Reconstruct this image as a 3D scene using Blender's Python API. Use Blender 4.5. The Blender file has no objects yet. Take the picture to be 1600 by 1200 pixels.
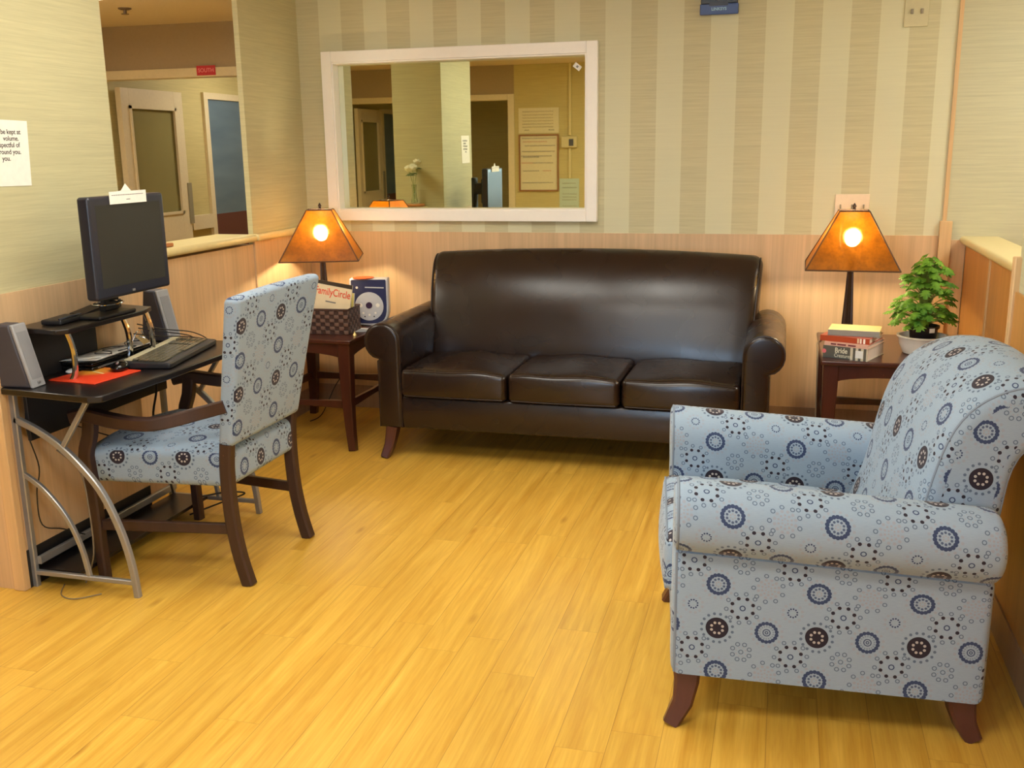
import bpy, bmesh, math, random
from mathutils import Vector, Matrix
random.seed(7)
PI = math.pi
C = bpy.context.scene.collection
S = bpy.context.scene

# ------------------------------------------------------------------ camera
CAM = (0.0, 0.0, 1.55)
FOC, YAW, PITCH, ROLL = 1565.14, -0.265236, 0.228974, 0.0138283
def cam_axes():
    cy, sy, cp, sp = math.cos(YAW), math.sin(YAW), math.cos(PITCH), math.sin(PITCH)
    f = Vector((sy*cp, cy*cp, -sp)); r = Vector((cy, -sy, 0)); d = f.cross(r)
    cr, sr = math.cos(ROLL), math.sin(ROLL)
    return cr*r+sr*d, -sr*r+cr*d, f
r_, d_, f_ = cam_axes()
cd = bpy.data.cameras.new('camera'); cam = bpy.data.objects.new('camera', cd); C.objects.link(cam)
cd.sensor_width = 36; cd.lens = FOC/1600*36; cd.clip_start = 0.05
m4 = Matrix((( r_.x, -d_.x, -f_.x, CAM[0]), (r_.y, -d_.y, -f_.y, CAM[1]), (r_.z, -d_.z, -f_.z, CAM[2]), (0, 0, 0, 1)))
cam.matrix_world = m4
S.camera = cam

# ------------------------------------------------------------------ world, exposure, large lights
S.view_settings.view_transform = 'Standard'; S.view_settings.look = 'None'
S.view_settings.gamma = 1; S.view_settings.use_curve_mapping = False
S.view_settings.exposure = 0.12
w = bpy.data.worlds.new('world'); S.world = w; w.use_nodes = True
w.node_tree.nodes['Background'].inputs[0].default_value = (0.62, 0.78, 1.0, 1)
w.node_tree.nodes['Background'].inputs[1].default_value = 1.5
CEIL_COL, CEIL_STR = (1.0, 0.965, 0.865), 9.5
FRONT_STR = 21.0
HALL_COL, HALL_STR = (1.0, 0.94, 0.80), 16.0
BULB_STR = 330.0
def area(name, loc, rot, sx, sy, power, col):
    l = bpy.data.lights.new(name, 'AREA'); l.shape = 'RECTANGLE'; l.size = sx; l.size_y = sy
    l.energy = power; l.color = col
    o = bpy.data.objects.new(name, l); C.objects.link(o); o.location = loc; o.rotation_euler = rot
    return o
# daylight entering through the window in the wall behind the camera
area('window_daylight', (-0.80, -1.02, 1.55), (math.radians(90), 0, 0), 0.66, 1.25, 50, (0.52, 0.74, 1.0))

# ------------------------------------------------------------------ node helper
class NT:
    def __init__(s, name):
        s.m = bpy.data.materials.new(name); s.m.use_nodes = True
        s.t = s.m.node_tree; s.t.nodes.clear()
        s.out = s.t.nodes.new('ShaderNodeOutputMaterial')
    def n(s, typ, **kw):
        nd = s.t.nodes.new(typ)
        for k, v in kw.items(): setattr(nd, k, v)
        return nd
    def l(s, a, b): s.t.links.new(a, b)
    def set(s, inp, v):
        if hasattr(v, 'is_output') or isinstance(v, bpy.types.NodeSocket): s.l(v, inp)
        elif v is not None: inp.default_value = v
    def math(s, op, a, b=None, c=None, clamp=False):
        nd = s.n('ShaderNodeMath', operation=op); nd.use_clamp = clamp
        s.set(nd.inputs[0], a)
        if b is not None: s.set(nd.inputs[1], b)
        if c is not None: s.set(nd.inputs[2], c)
        return nd.outputs[0]
    def mix(s, f, a, b):
        nd = s.n('ShaderNodeMix', data_type='RGBA')
        s.set(nd.inputs[0], f); s.set(nd.inputs[6], col4(a)); s.set(nd.inputs[7], col4(b))
        return nd.outputs[2]
    def noise(s, vec, scale, detail=3, rough=0.5):
        nd = s.n('ShaderNodeTexNoise'); nd.inputs['Scale'].default_value = scale
        nd.inputs['Detail'].default_value = detail; nd.inputs['Roughness'].default_value = rough
        if vec is not None: s.l(vec, nd.inputs['Vector'])
        return nd.outputs[0]
    def mapping(s, vec, scale=(1, 1, 1), loc=(0, 0, 0), rot=(0, 0, 0)):
        nd = s.n('ShaderNodeMapping'); s.l(vec, nd.inputs[0])
        nd.inputs['Scale'].default_value = scale; nd.inputs['Location'].default_value = loc; nd.inputs['Rotation'].default_value = rot
        return nd.outputs[0]
    def ramp(s, f, stops):
        nd = s.n('ShaderNodeValToRGB'); s.l(f, nd.inputs[0]); e = nd.color_ramp.elements
        while len(e) < len(stops): e.new(0.5)
        for el, (p, c) in zip(e, stops): el.position = p; el.color = col4(c)
        return nd.outputs[0]
    def pos(s): return s.n('ShaderNodeNewGeometry').outputs['Position']
    def obj(s): return s.n('ShaderNodeTexCoord').outputs['Object']
    def uv(s): return s.n('ShaderNodeTexCoord').outputs['UV']
    def bsdf(s, col, rough=0.5, metal=0, spec=0.5, bump=None, bstr=0.2, bdist=0.01, coat=0, sheen=0, coat_r=0.1):
        b = s.n('ShaderNodeBsdfPrincipled')
        s.set(b.inputs['Base Color'], col4(col)); s.set(b.inputs['Roughness'], rough)
        b.inputs['Metallic'].default_value = metal; b.inputs['Specular IOR Level'].default_value = spec
        b.inputs['Coat Weight'].default_value = coat; b.inputs['Coat Roughness'].default_value = coat_r
        b.inputs['Sheen Weight'].default_value = sheen
        if bump is not None:
            bn = s.n('ShaderNodeBump'); bn.inputs['Strength'].default_value = bstr; bn.inputs['Distance'].default_value = bdist
            s.l(bump, bn.inputs['Height']); s.l(bn.outputs[0], b.inputs['Normal'])
        s.l(b.outputs[0], s.out.inputs[0]); return b
def col4(c):
    if isinstance(c, (tuple, list)) and len(c) == 3: return (c[0], c[1], c[2], 1)
    return c
def srgb(r, g, b):
    f = lambda v: ((v/255+0.055)/1.055)**2.4 if v/255 > 0.04045 else v/255/12.92
    return (f(r), f(g), f(b))
MC = {}
def plain(name, col, rough=0.5, metal=0, spec=0.5, coat=0, var=0.06, scale=40):
    if name in MC: return MC[name]
    t = NT(name)
    n = t.noise(t.obj(), scale, 2)
    c = t.mix(n, tuple(x*(1-var) for x in col), tuple(min(1, x*(1+var)) for x in col))
    t.bsdf(c, rough, metal, spec, coat=coat)
    MC[name] = t.m; return t.m
def emit(name, col, st):
    t = NT(name); e = t.n('ShaderNodeEmission'); e.inputs[0].default_value = col4(col); e.inputs[1].default_value = st
    t.l(e.outputs[0], t.out.inputs[0]); return t.m

# ------------------------------------------------------------------ materials
def m_wallpaper(name, base, light, stripes, axis_h='XY'):
    t = NT(name); p = t.pos()
    # fine horizontal grasscloth threads
    th = t.noise(t.mapping(p, (2.5, 2.5, 95)), 1.0, 5, 0.62)
    th2 = t.noise(t.mapping(p, (9, 9, 330)), 1.0, 3, 0.5)
    blot = t.noise(p, 1.3, 2)
    f = t.math('ADD', t.math('MULTIPLY', th, 0.75), t.math('MULTIPLY', th2, 0.35))
    f = t.math('MULTIPLY', t.math('SUBTRACT', f, 0.36), 2.6, clamp=True)
    dark = tuple(c*0.83 for c in base)
    c1 = t.mix(f, dark, tuple(min(1, c*1.05) for c in base))
    if stripes:
        sx = t.n('ShaderNodeSeparateXYZ'); t.l(p, sx.inputs[0])
        s_ = t.math('FRACT', t.math('DIVIDE', t.math('ADD', sx.outputs[0], 0.70+0.28*40), 0.28))
        isl = t.math('LESS_THAN', s_, 0.5)
        isl = t.math('MULTIPLY', isl, t.math('LESS_THAN', sx.outputs[0], 0.79))
        cl = t.mix(f, tuple(c*0.95 for c in light), light)
        c1 = t.mix(isl, c1, cl)
    c1 = t.mix(t.math('MULTIPLY', blot, 0.12), c1, tuple(c*0.8 for c in base))
    t.bsdf(c1, 0.62, 0, 0.35, bump=f, bstr=0.12, bdist=0.002)
    return t.m
M_stripe = m_wallpaper('striped grasscloth wallpaper', srgb(207, 200, 161), srgb(219, 216, 182), True)
M_paper = m_wallpaper('plain grasscloth wallpaper', srgb(199, 192, 150), srgb(220, 214, 184), False)
M_papergrey = m_wallpaper('greyer grasscloth wallpaper', srgb(204, 200, 166), srgb(220, 214, 184), False)
def m_oak(name, base, scale=1.0, rough=0.42, contrast=0.14):
    t = NT(name); p = t.pos()
    g = t.noise(t.mapping(p, (75*scale, 75*scale, 1.6)), 1.0, 5, 0.6)
    g2 = t.noise(t.mapping(p, (14, 14, 0.7)), 1.0, 3, 0.5)
    f = t.math('MULTIPLY', t.math('SUBTRACT', t.math('ADD', t.math('MULTIPLY', g, 0.7), t.math('MULTIPLY', g2, 0.5)), 0.4), 2.2, clamp=True)
    c = t.mix(f, tuple(x*(1-contrast*1.5) for x in base), tuple(min(1, x*(1+contrast*.5)) for x in base))
    t.bsdf(c, rough, 0, 0.45, bump=g, bstr=0.05, bdist=0.002); return t.m
M_oak = m_oak('light oak wall panelling', srgb(220, 184, 140))
M_oakpost = m_oak('pale oak trim', srgb(224, 186, 135), 0.6)
M_oakbase = m_oak('taupe wood baseboard', srgb(170, 140, 112), 0.6)
M_cap = plain('cream ledge cap', srgb(226, 210, 152), 0.3, spec=0.5)
def m_floor():
    t = NT('yellow oak plank floor'); p = t.pos()
    s = t.n('ShaderNodeSeparateXYZ'); t.l(p, s.inputs[0]); X, Y = s.outputs[0], s.outputs[1]
    W, L = 0.1365, 0.92
    u = t.math('DIVIDE', t.math('ADD', X, 0.804+W*60), W)
    row = t.math('FLOOR', u); fu = t.math('FRACT', u)
    wn = t.n('ShaderNodeTexWhiteNoise', noise_dimensions='1D'); t.l(row, wn.inputs['W'])
    v = t.math('ADD', t.math('DIVIDE', t.math('ADD', Y, 30), L), t.math('MULTIPLY', wn.outputs[0], 7.3))
    pl = t.math('FLOOR', v); fv = t.math('FRACT', v)
    cv = t.n('ShaderNodeCombineXYZ'); t.l(row, cv.inputs[0]); t.l(pl, cv.inputs[1])
    wn2 = t.n('ShaderNodeTexWhiteNoise', noise_dimensions='3D'); t.l(cv.outputs[0], wn2.inputs['Vector'])
    rnd = wn2.outputs[0]
    off = t.n('ShaderNodeVectorMath', operation='MULTIPLY_ADD'); t.l(wn2.outputs[1], off.inputs[0])
    off.inputs[1].default_value = (13, 17, 11); t.l(p, off.inputs[2]); q = off.outputs[0]
    g = t.noise(t.mapping(q, (34, 1.3, 1)), 1.0, 6, 0.62)
    fine = t.noise(t.mapping(q, (160, 6, 1)), 1.0, 3, 0.6)
    # cathedral figure
    wob = t.noise(t.mapping(q, (7, 1.0, 1)), 1.0, 2)
    wv = t.math('SINE', t.math('MULTIPLY', wob, 46))
    wv = t.math('MULTIPLY', t.math('POWER', t.math('ABSOLUTE', wv), 6.0), 0.6)
    f = t.math('ADD', t.math('MULTIPLY', g, 0.85), t.math('MULTIPLY', fine, 0.25))
    f = t.math('MULTIPLY', t.math('SUBTRACT', f, 0.36), 2.5, clamp=True)
    base = t.mix(f, srgb(190, 142, 58), srgb(226, 184, 88))
    base = t.mix(t.math('MULTIPLY', wv, 0.30), base, srgb(190, 136, 54))
    # knots
    vo = t.n('ShaderNodeTexVoronoi'); vo.inputs['Scale'].default_value = 1.0; t.l(t.mapping(q, (8.5, 2.6, 1)), vo.inputs['Vector'])
    kn = t.math('LESS_THAN', rnd, 2.0)
    kd = t.math('SUBTRACT', 1.0, t.math('DIVIDE', vo.outputs['Distance'], 0.15), clamp=True)
    vs = t.n('ShaderNodeSeparateXYZ'); t.l(vo.outputs['Color'], vs.inputs[0])
    kd = t.math('MULTIPLY', kd, t.math('GREATER_THAN', vs.outputs[0], 0.45))
    base = t.mix(t.math('MULTIPLY', kd, 0.6), base, srgb(135, 82, 26))
    # per plank tone
    tone = t.math('ADD', 0.95, t.math('MULTIPLY', rnd, 0.10))
    hs = t.n('ShaderNodeHueSaturation'); t.l(base, hs.inputs['Color']); t.l(tone, hs.inputs['Value']); hs.inputs['Saturation'].default_value = 1.03
    # joints
    e1 = t.math('LESS_THAN', fu, 0.014); e2 = t.math('LESS_THAN', fv, 0.0022)
    e = t.math('MAXIMUM', e1, e2)
    c = t.mix(t.math('MULTIPLY', t.math('ADD', t.math('MULTIPLY', e1, 0.55), t.math('MULTIPLY', e2, 0.3)), 1.0, clamp=True), hs.outputs[0], srgb(130, 84, 30))
    rr = t.math('ADD', 0.30, t.math('MULTIPLY', f, 0.10))
    t.bsdf(c, rr, 0, 0.45, bump=t.math('SUBTRACT', t.math('MULTIPLY', f, 0.12), e), bstr=0.15, bdist=0.002)
    return t.m
M_floor = m_floor()
M_ceil = plain('ceiling paint', srgb(226, 212, 196), 0.8)
M_white = plain('white painted frame', srgb(250, 246, 238), 0.35, var=0.02)
def m_leather():
    t = NT('dark brown leather'); p = t.obj()
    wr = t.noise(t.mapping(p, (5, 5, 7)), 1.0, 1, 0.4)
    soft = t.noise(p, 3.2, 1)
    h = t.math('ADD', t.math('MULTIPLY', wr, 0.35), t.math('MULTIPLY', soft, 0.6))
    c = t.mix(soft, srgb(27, 16, 12), srgb(42, 27, 20))
    r = t.math('ADD', 0.21, t.math('MULTIPLY', wr, 0.12))
    t.bsdf(c, r, 0, 0.55, bump=h, bstr=0.3, bdist=0.010); return t.m
M_leather = m_leather()
M_pipe_leather = plain('leather piping', srgb(40, 27, 22), 0.4)
def m_wood(name, a, b, rough=0.3, coat=0.25):
    t = NT(name); p = t.obj()
    g = t.noise(t.mapping(p, (30, 30, 4)), 1.0, 5, 0.6)
    chip = t.noise(p, 55, 2)
    c = t.mix(g, a, b)
    c = t.mix(t.math('GREATER_THAN', chip, 0.79), c, tuple(min(1, x*3) for x in b))
    t.bsdf(c, rough, 0, 0.5, coat=coat, bump=g, bstr=0.05, bdist=0.002); return t.m
M_cherry = m_wood('dark cherry wood', srgb(50, 22, 16), srgb(82, 38, 28))
M_mahog = m_wood('reddish brown foot wood', srgb(66, 34, 30), srgb(92, 50, 42), 0.4)
M_chairwood = m_wood('brown chair wood', srgb(44, 26, 20), srgb(68, 42, 32), 0.5, 0.08)
M_black = plain('matt black plastic', srgb(30, 29, 31), 0.45)
M_blackboard = m_wood('black brown desk board', srgb(16, 12, 13), srgb(32, 25, 24), 0.3, 0.1)
M_silver = plain('brushed silver metal', srgb(158, 158, 158), 0.32, metal=0.55)
M_chrome = plain('polished chrome', srgb(215, 215, 215), 0.1, metal=1.0)

# medallion print, built from polar dot rings on a repeating lattice
def m_fabric():
    t = NT('pale blue upholstery with medallion print'); uv = t.uv()
    s = t.n('ShaderNodeSeparateXYZ'); t.l(uv, s.inputs[0]); U, V = s.outputs[0], s.outputs[1]
    TW, TH = 0.258, 0.252
    def polar(cu, cv):
        a = t.math('MULTIPLY', t.math('SUBTRACT', t.math('FRACT', t.math('ADD', t.math('DIVIDE', U, TW), 100.5-cu)), 0.5), TW)
        b = t.math('MULTIPLY', t.math('SUBTRACT', t.math('FRACT', t.math('ADD', t.math('DIVIDE', V, TH), 100.5-cv)), 0.5), TH)
        r = t.math('SQRT', t.math('ADD', t.math('MULTIPLY', a, a), t.math('MULTIPLY', b, b)))
        th = t.math('ARCTAN2', b, a); return r, th
    def ringdist(pp, n, R, ph=0.0):
        r, th = pp; k = n/(2*PI)
        aa = t.math('DIVIDE', t.math('SUBTRACT', t.math('FRACT', t.math('ADD', t.math('MULTIPLY', th, k), 50+ph)), 0.5), k)
        # law of cosines distance to the nearest dot centre
        cs = t.math('COSINE', aa)
        d2 = t.math('SUBTRACT', t.math('ADD', t.math('MULTIPLY', r, r), R*R), t.math('MULTIPLY', t.math('MULTIPLY', r, 2*R), cs))
        return t.math('SQRT', t.math('MAXIMUM', d2, 0.0))
    def dot(d, rad): return t.math('LESS_THAN', d, rad)
    def hoop(d, rad, w): return t.math('COMPARE', d, rad, w)
    state = {'c': t.mix(t.noise(t.mapping(uv, (60, 800, 1)), 1, 2), srgb(134, 152, 170), srgb(152, 170, 186))}
    def lay(mask, col, a=1.0):
        state['c'] = t.mix(t.math('MULTIPLY', mask, a) if a < 1 else mask, state['c'], col)
    INK, NAVY, SLATE, TAUPE, BEIGE = srgb(38, 32, 44), srgb(52, 66, 98), srgb(88, 104, 124), srgb(150, 145, 148), srgb(176, 170, 166)
    B = polar(0, 0); lay(dot(B[0], 0.030), INK); lay(dot(ringdist(B, 8, 0.0155), 0.0038), BEIGE); lay(dot(ringdist(B, 16, 0.041), 0.0040), SLATE)
    Cc = polar(0.5, 0); d = ringdist(Cc, 18, 0.0265); lay(dot(d, 0.0052), NAVY); lay(hoop(Cc[0], 0.0092, 0.0013), NAVY); lay(hoop(Cc[0], 0.0035, 0.0012), NAVY)
    lay(dot(ringdist(Cc, 18, 0.0175), 0.0018), SLATE, .7); lay(dot(ringdist(Cc, 16, 0.040), 0.0040), TAUPE, .45)
    A = polar(0, 0.5); lay(dot(ringdist(A, 18, 0.0265), 0.0056), NAVY); lay(dot(ringdist(A, 10, 0.0150), 0.0034), NAVY, .85); lay(dot(ringdist(A, 6, 0.0065), 0.0022), TAUPE, .8)
    lay(dot(ringdist(A, 16, 0.040), 0.0040), TAUPE, .45)
    for cu, cv in ((0.25, 0.25), (0.75, 0.75)):
        D = polar(cu, cv)
        lay(hoop(D[0], 0.0290, 0.0010), TAUPE, .6)
        lay(hoop(D[0], 0.0065, 0.0015), NAVY); lay(dot(ringdist(D, 8, 0.0290), 0.0050), INK)
        lay(hoop(ringdist(D, 10, 0.0425, .3), 0.0048, 0.0012), SLATE)
    Ee = polar(0.25, 0.75); lay(hoop(ringdist(Ee, 8, 0.0235), 0.0052, 0.0012), SLATE); lay(hoop(Ee[0], 0.0055, 0.0012), SLATE)
    lay(dot(ringdist(Ee, 8, 0.0135), 0.0018), TAUPE, .7)
    Fq = polar(0.5, 0.5); lay(hoop(ringdist(Fq, 9, 0.0385), 0.0050, 0.0012), SLATE); lay(dot(ringdist(Fq, 12, 0.0270), 0.0042), TAUPE, .55)
    lay(dot(ringdist(Fq, 10, 0.0170), 0.0030), TAUPE, .7); lay(dot(ringdist(Fq, 6, 0.0080), 0.0024), TAUPE, .7)
    G = polar(0.75, 0.25); lay(dot(ringdist(G, 11, 0.0120), 0.0024), NAVY); lay(dot(ringdist(G, 12, 0.0250), 0.0040), TAUPE, .4)
    weave = t.noise(t.mapping(uv, (900, 900, 1)), 1, 2)
    t.bsdf(state['c'], 0.75, 0, 0.25, sheen=0.15, bump=weave, bstr=0.12, bdist=0.001); return t.m
M_fabric = m_fabric()
M_fabpipe = plain('grey blue piping', srgb(120, 132, 146), 0.7)

# ------------------------------------------------------------------ mesh helpers
def boxuv(vs, f):
    n = Vector((0, 0, 0)); P = [Vector(vs[i]) for i in f]
    for i in range(len(P)):
        a, b = P[i], P[(i+1) % len(P)]
        n += Vector(((a.y-b.y)*(a.z+b.z), (a.z-b.z)*(a.x+b.x), (a.x-b.x)*(a.y+b.y)))
    ax = max(range(3), key=lambda k: abs(n[k]))
    if ax == 0: return [(p.y, p.z) for p in P]
    if ax == 1: return [(p.x, p.z) for p in P]
    return [(p.x, p.y) for p in P]
class MB:
    def __init__(s): s.v = []; s.f = []; s.uv = []; s.mi = []; s.cur = 0
    def add(s, vs, fs, uvs=None):
        o = len(s.v)
        if uvs is None: uvs = [boxuv(vs, f) for f in fs]
        s.v += [tuple(p) for p in vs]; s.f += [tuple(i+o for i in f) for f in fs]; s.uv += uvs; s.mi += [s.cur]*len(fs)
        return s
    def box(s, x0, x1, y0, y1, z0, z1):
        v = [(x0, y0, z0), (x1, y0, z0), (x1, y1, z0), (x0, y1, z0), (x0, y0, z1), (x1, y0, z1), (x1, y1, z1), (x0, y1, z1)]
        return s.add(v, [(0, 3, 2, 1), (4, 5, 6, 7), (0, 1, 5, 4), (1, 2, 6, 5), (2, 3, 7, 6), (3, 0, 4, 7)])
    def rings(s, R, caps=True, closed=True, uvs=True):
        """loft between equal-length rings"""
        n = len(R[0]); v = [p for r in R for p in r]; f = []; uv = []
        al = [0]
        for i in range(n): al.append(al[-1]+(Vector(R[0][(i+1) % n])-Vector(R[0][i])).length)
        ul = [0]
        for j in range(len(R)-1): ul.append(ul[-1]+(Vector(R[j+1][0])-Vector(R[j][0])).length)
        for j in range(len(R)-1):
            for i in range(n if closed else n-1):
                k = (i+1) % n
                f.append((j*n+i, j*n+k, (j+1)*n+k, (j+1)*n+i))
                uv.append([(ul[j], al[i]), (ul[j], al[i+1]), (ul[j+1], al[i+1]), (ul[j+1], al[i])])
        if caps and closed:
            a = tuple(reversed(range(n))); b = tuple((len(R)-1)*n+i for i in range(n))
            f += [a, b]; uv += [boxuv(v, a), boxuv(v, b)]
        return s.add(v, f, uv)
    def prism(s, poly, axis, a0, a1):
        def P(p, a):
            if axis == 'x': return (a, p[0], p[1])
            if axis == 'y': return (p[0], a, p[1])
            return (p[0], p[1], a)
        return s.rings([[P(p, a0) for p in poly], [P(p, a1) for p in poly]])
    def tube(s, pts, r, n=10, caps=True):
        pts = [Vector(p) for p in pts]; R = []
        up = None
        for i, p in enumerate(pts):
            d = (pts[min(i+1, len(pts)-1)]-pts[max(i-1, 0)]).normalized()
            if up is None:
                up = d.orthogonal().normalized()
            up = (up-d*up.dot(d)).normalized(); sd = d.cross(up)
            rr = r[i] if isinstance(r, (list, tuple)) else r
            R.append([p+(up*math.cos(2*PI*k/n)+sd*math.sin(2*PI*k/n))*rr for k in range(n)])
        return s.rings(R, caps)
    def bar(s, pts, w, h, up=(0, 0, 1), ch=0.15):
        """rectangular section (chamfered) swept along pts; w across, h along 'up'"""
        pts = [Vector(p) for p in pts]; R = []
        for i, p in enumerate(pts):
            d = (pts[min(i+1, len(pts)-1)]-pts[max(i-1, 0)]).normalized()
            u = Vector(up); u = (u-d*u.dot(d)).normalized(); sd = d.cross(u)
            ww = (w[i] if isinstance(w, (list, tuple)) else w)/2; hh = (h[i] if isinstance(h, (list, tuple)) else h)/2
            c = min(ww, hh)*2*ch
            R.append([p+sd*a+u*b for a, b in ((-ww+c, -hh), (ww-c, -hh), (ww, -hh+c), (ww, hh-c), (ww-c, hh), (-ww+c, hh), (-ww, hh-c), (-ww, -hh+c))])
        return s.rings(R)
    def lathe(s, prof, c=(0, 0, 0), n=32):
        R = [[(c[0]+r*math.cos(2*PI*k/n), c[1]+r*math.sin(2*PI*k/n), c[2]+z) for k in range(n)] for r, z in prof]
        return s.rings(R)
    def sphere(s, c, r, n=16, sc=(1, 1, 1)):
        prof = [(math.sin(PI*i/n)*r if 0 < i < n else r*0.01, -math.cos(PI*i/n)*r*sc[2]) for i in range(n+1)]
        R = [[(c[0]+q*sc[0]*math.cos(2*PI*k/(2*n)), c[1]+q*sc[1]*math.sin(2*PI*k/(2*n)), c[2]+z) for k in range(2*n)] for q, z in prof]
        return s.rings(R)
    def soft(s, x0, x1, y0, y1, z0, z1, r, deform=None, nr=4, ni=(8, 8, 4), drape=None, uvo=(0, 0)):
        """rounded box with optional deform of its points"""
        def line(L, n):
            h = L/2; a = [-h+r*(1-math.cos(PI/2*k/nr)) if False else -h+r*k/nr for k in range(nr)]
            mid = [-h+r+(L-2*r)*k/n for k in range(n+1)]
            return a+mid+[-x for x in reversed(a)]
        Ls = (x1-x0, y1-y0, z1-z0); ctr = Vector(((x0+x1)/2, (y0+y1)/2, (z0+z1)/2))
        ln = [line(Ls[i], ni[i]) for i in range(3)]
        vmap = {}; vs = []; raw = []; fs = []; side = []
        def vert(p):
            k = tuple(round(c, 6) for c in p)
            if k in vmap: return vmap[k]
            q = Vector([max(-(Ls[i]/2-r), min(Ls[i]/2-r, p[i])) for i in range(3)])
            d = Vector(p)-q
            # even out corner spacing
            d = Vector([math.tan(x/r*PI/4)*r if abs(x) < r+1e-9 else x for x in d])
            o = q+d.normalized()*r
            vmap[k] = len(vs); raw.append(o+ctr); vs.append(o+ctr); return vmap[k]
        for ax in range(3):
            a, b = [i for i in range(3) if i != ax]
            for sg in (-1, 1):
                for i in range(len(ln[a])-1):
                    for j in range(len(ln[b])-1):
                        q = []
                        for (ii, jj) in ((i, j), (i+1, j), (i+1, j+1), (i, j+1)):
                            p = [0, 0, 0]; p[ax] = sg*Ls[ax]/2; p[a] = ln[a][ii]; p[b] = ln[b][jj]; q.append(vert(p))
                        flip = (sg < 0) != (ax == 1)
                        side.append((ax, sg))
                        fs.append(tuple(reversed(q)) if flip else tuple(q))
        uvs = []
        for f, (ax, sg) in zip(fs, side):
            if drape == 'z' and ax == 0: uvs.append([(raw[i].x+sg*(z1-raw[i].z), raw[i].y) for i in f])
            elif drape == 'z' and ax == 1: uvs.append([(raw[i].x, raw[i].y+sg*(z1-raw[i].z)) for i in f])
            elif drape == 'x' and ax == 1: uvs.append([(raw[i].y-sg*(x1-raw[i].x)*-1, raw[i].z) for i in f])
            elif drape == 'x' and ax == 2: uvs.append([(raw[i].y, raw[i].z-sg*(x1-raw[i].x)*-1) for i in f])
            elif drape == 'x' and ax == 0: uvs.append([(raw[i].y*(1 if sg > 0 else -1), raw[i].z) for i in f])
            else: uvs.append([(raw[i].x, raw[i].y) if ax == 2 else boxuv(raw, f)[q] for q, i in enumerate(f)])
        uvs = [[(a+uvo[0], b+uvo[1]) for a, b in u] for u in uvs]
        if deform: vs = [Vector(deform(*p)) for p in vs]
        return s.add(vs, fs, uvs)
    def xf(s, M):
        s.v = [tuple(M @ Vector(p)) for p in s.v]; return s
    def build(s, name, mat, parent=None, smooth=True, bevel=0.0, ang=35, seg=2):
        me = bpy.data.meshes.new(name); me.from_pydata([tuple(p) for p in s.v], [], s.f)
        ul = me.uv_layers.new(name='UVMap'); k = 0
        for u in s.uv:
            for q in u: ul.data[k].uv = q; k += 1
        mats = mat if isinstance(mat, (list, tuple)) else [mat]
        for mm in mats: me.materials.append(mm)
        for p, mi in zip(me.polygons, s.mi): p.material_index = mi
        bm = bmesh.new(); bm.from_mesh(me); bmesh.ops.recalc_face_normals(bm, faces=bm.faces)
        if smooth:
            for f in bm.faces: f.smooth = True
            for e in bm.edges:
                if len(e.link_faces) == 2 and e.calc_face_angle(0) > math.radians(ang): e.smooth = False
        bm.to_mesh(me); bm.free(); me.update()
        o = bpy.data.objects.new(name, me); C.objects.link(o)
        if parent: o.parent = parent
        if bevel:
            b = o.modifiers.new('bevel', 'BEVEL'); b.width = bevel; b.segments = seg; b.limit_method = 'ANGLE'; b.angle_limit = math.radians(40)
        return o
def thing(name, label, cat, loc=(0, 0, 0), rz=0, group=None):
    o = bpy.data.objects.new(name, None); C.objects.link(o); o.location = loc; o.rotation_euler = (0, 0, rz)
    o.empty_display_size = 0.1; o['label'] = label; o['category'] = cat
    if group: o['group'] = group
    return o
def tag(o, label, cat, group=None):
    o['label'] = label; o['category'] = cat
    if group: o['group'] = group
    return o
def st(o, label=None):
    o['kind'] = 'structure'
    if label: o['label'] = label
    return o
def text(body, size, mat, name='lettering', parent=None, M=None, bold=0.0, ex=0.0004, align='CENTER', shear=0, sx=1, space=1.0):
    cu = bpy.data.curves.new('t', 'FONT'); cu.body = body; cu.size = size; cu.extrude = ex; cu.align_x = align; cu.align_y = 'CENTER'
    cu.offset = bold; cu.shear = shear; cu.space_character = space
    o = bpy.data.objects.new('t', cu); C.objects.link(o)
    dg = bpy.context.evaluated_depsgraph_get(); me = bpy.data.meshes.new_from_object(o.evaluated_get(dg))
    bpy.data.objects.remove(o)
    me.transform(Matrix.Diagonal((sx, 1, 1, 1)))
    if M: me.transform(M)
    me.materials.clear(); me.materials.append(mat)
    r = bpy.data.objects.new(name, me); C.objects.link(r)
    if parent: r.parent = parent
    return r
def basis(o, x, y):
    x = Vector(x).normalized(); y = Vector(y).normalized(); z = x.cross(y)
    return Matrix(((x.x, y.x, z.x, o[0]), (x.y, y.y, z.y, o[1]), (x.z, y.z, z.z, o[2]), (0, 0, 0, 1)))
def catmull(P, n=4, closed=False):
    P = [Vector(p) for p in P]; out = []; N = len(P)
    rng = range(N) if closed else range(N-1)
    g = (lambda i: P[i % N]) if closed else (lambda i: P[max(0, min(N-1, i))])
    for i in rng:
        a, b, c, d = g(i-1), g(i), g(i+1), g(i+2)
        for k in range(n):
            t = k/n
            out.append(0.5*((2*b)+(c-a)*t+(2*a-5*b+4*c-d)*t*t+(3*b-a-3*c+d)*t**3))
    if not closed: out.append(P[-1])
    return out

# ------------------------------------------------------------------ room shell
D = 5.63          # back wall
H = 2.55
XL, XL2, XR, XR2 = -2.64, -2.80, 0.73, 0.91
st(MB().box(-6.2, 3.2, -3.4, 10.5, -0.05, 0).build('floor', M_floor, smooth=False), 'yellow oak plank floor')
st(MB().box(-6.2, 3.2, -3.4, 10.5, H, H+0.05).build('ceiling', M_ceil, smooth=False), 'pinkish beige painted ceiling')
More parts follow.
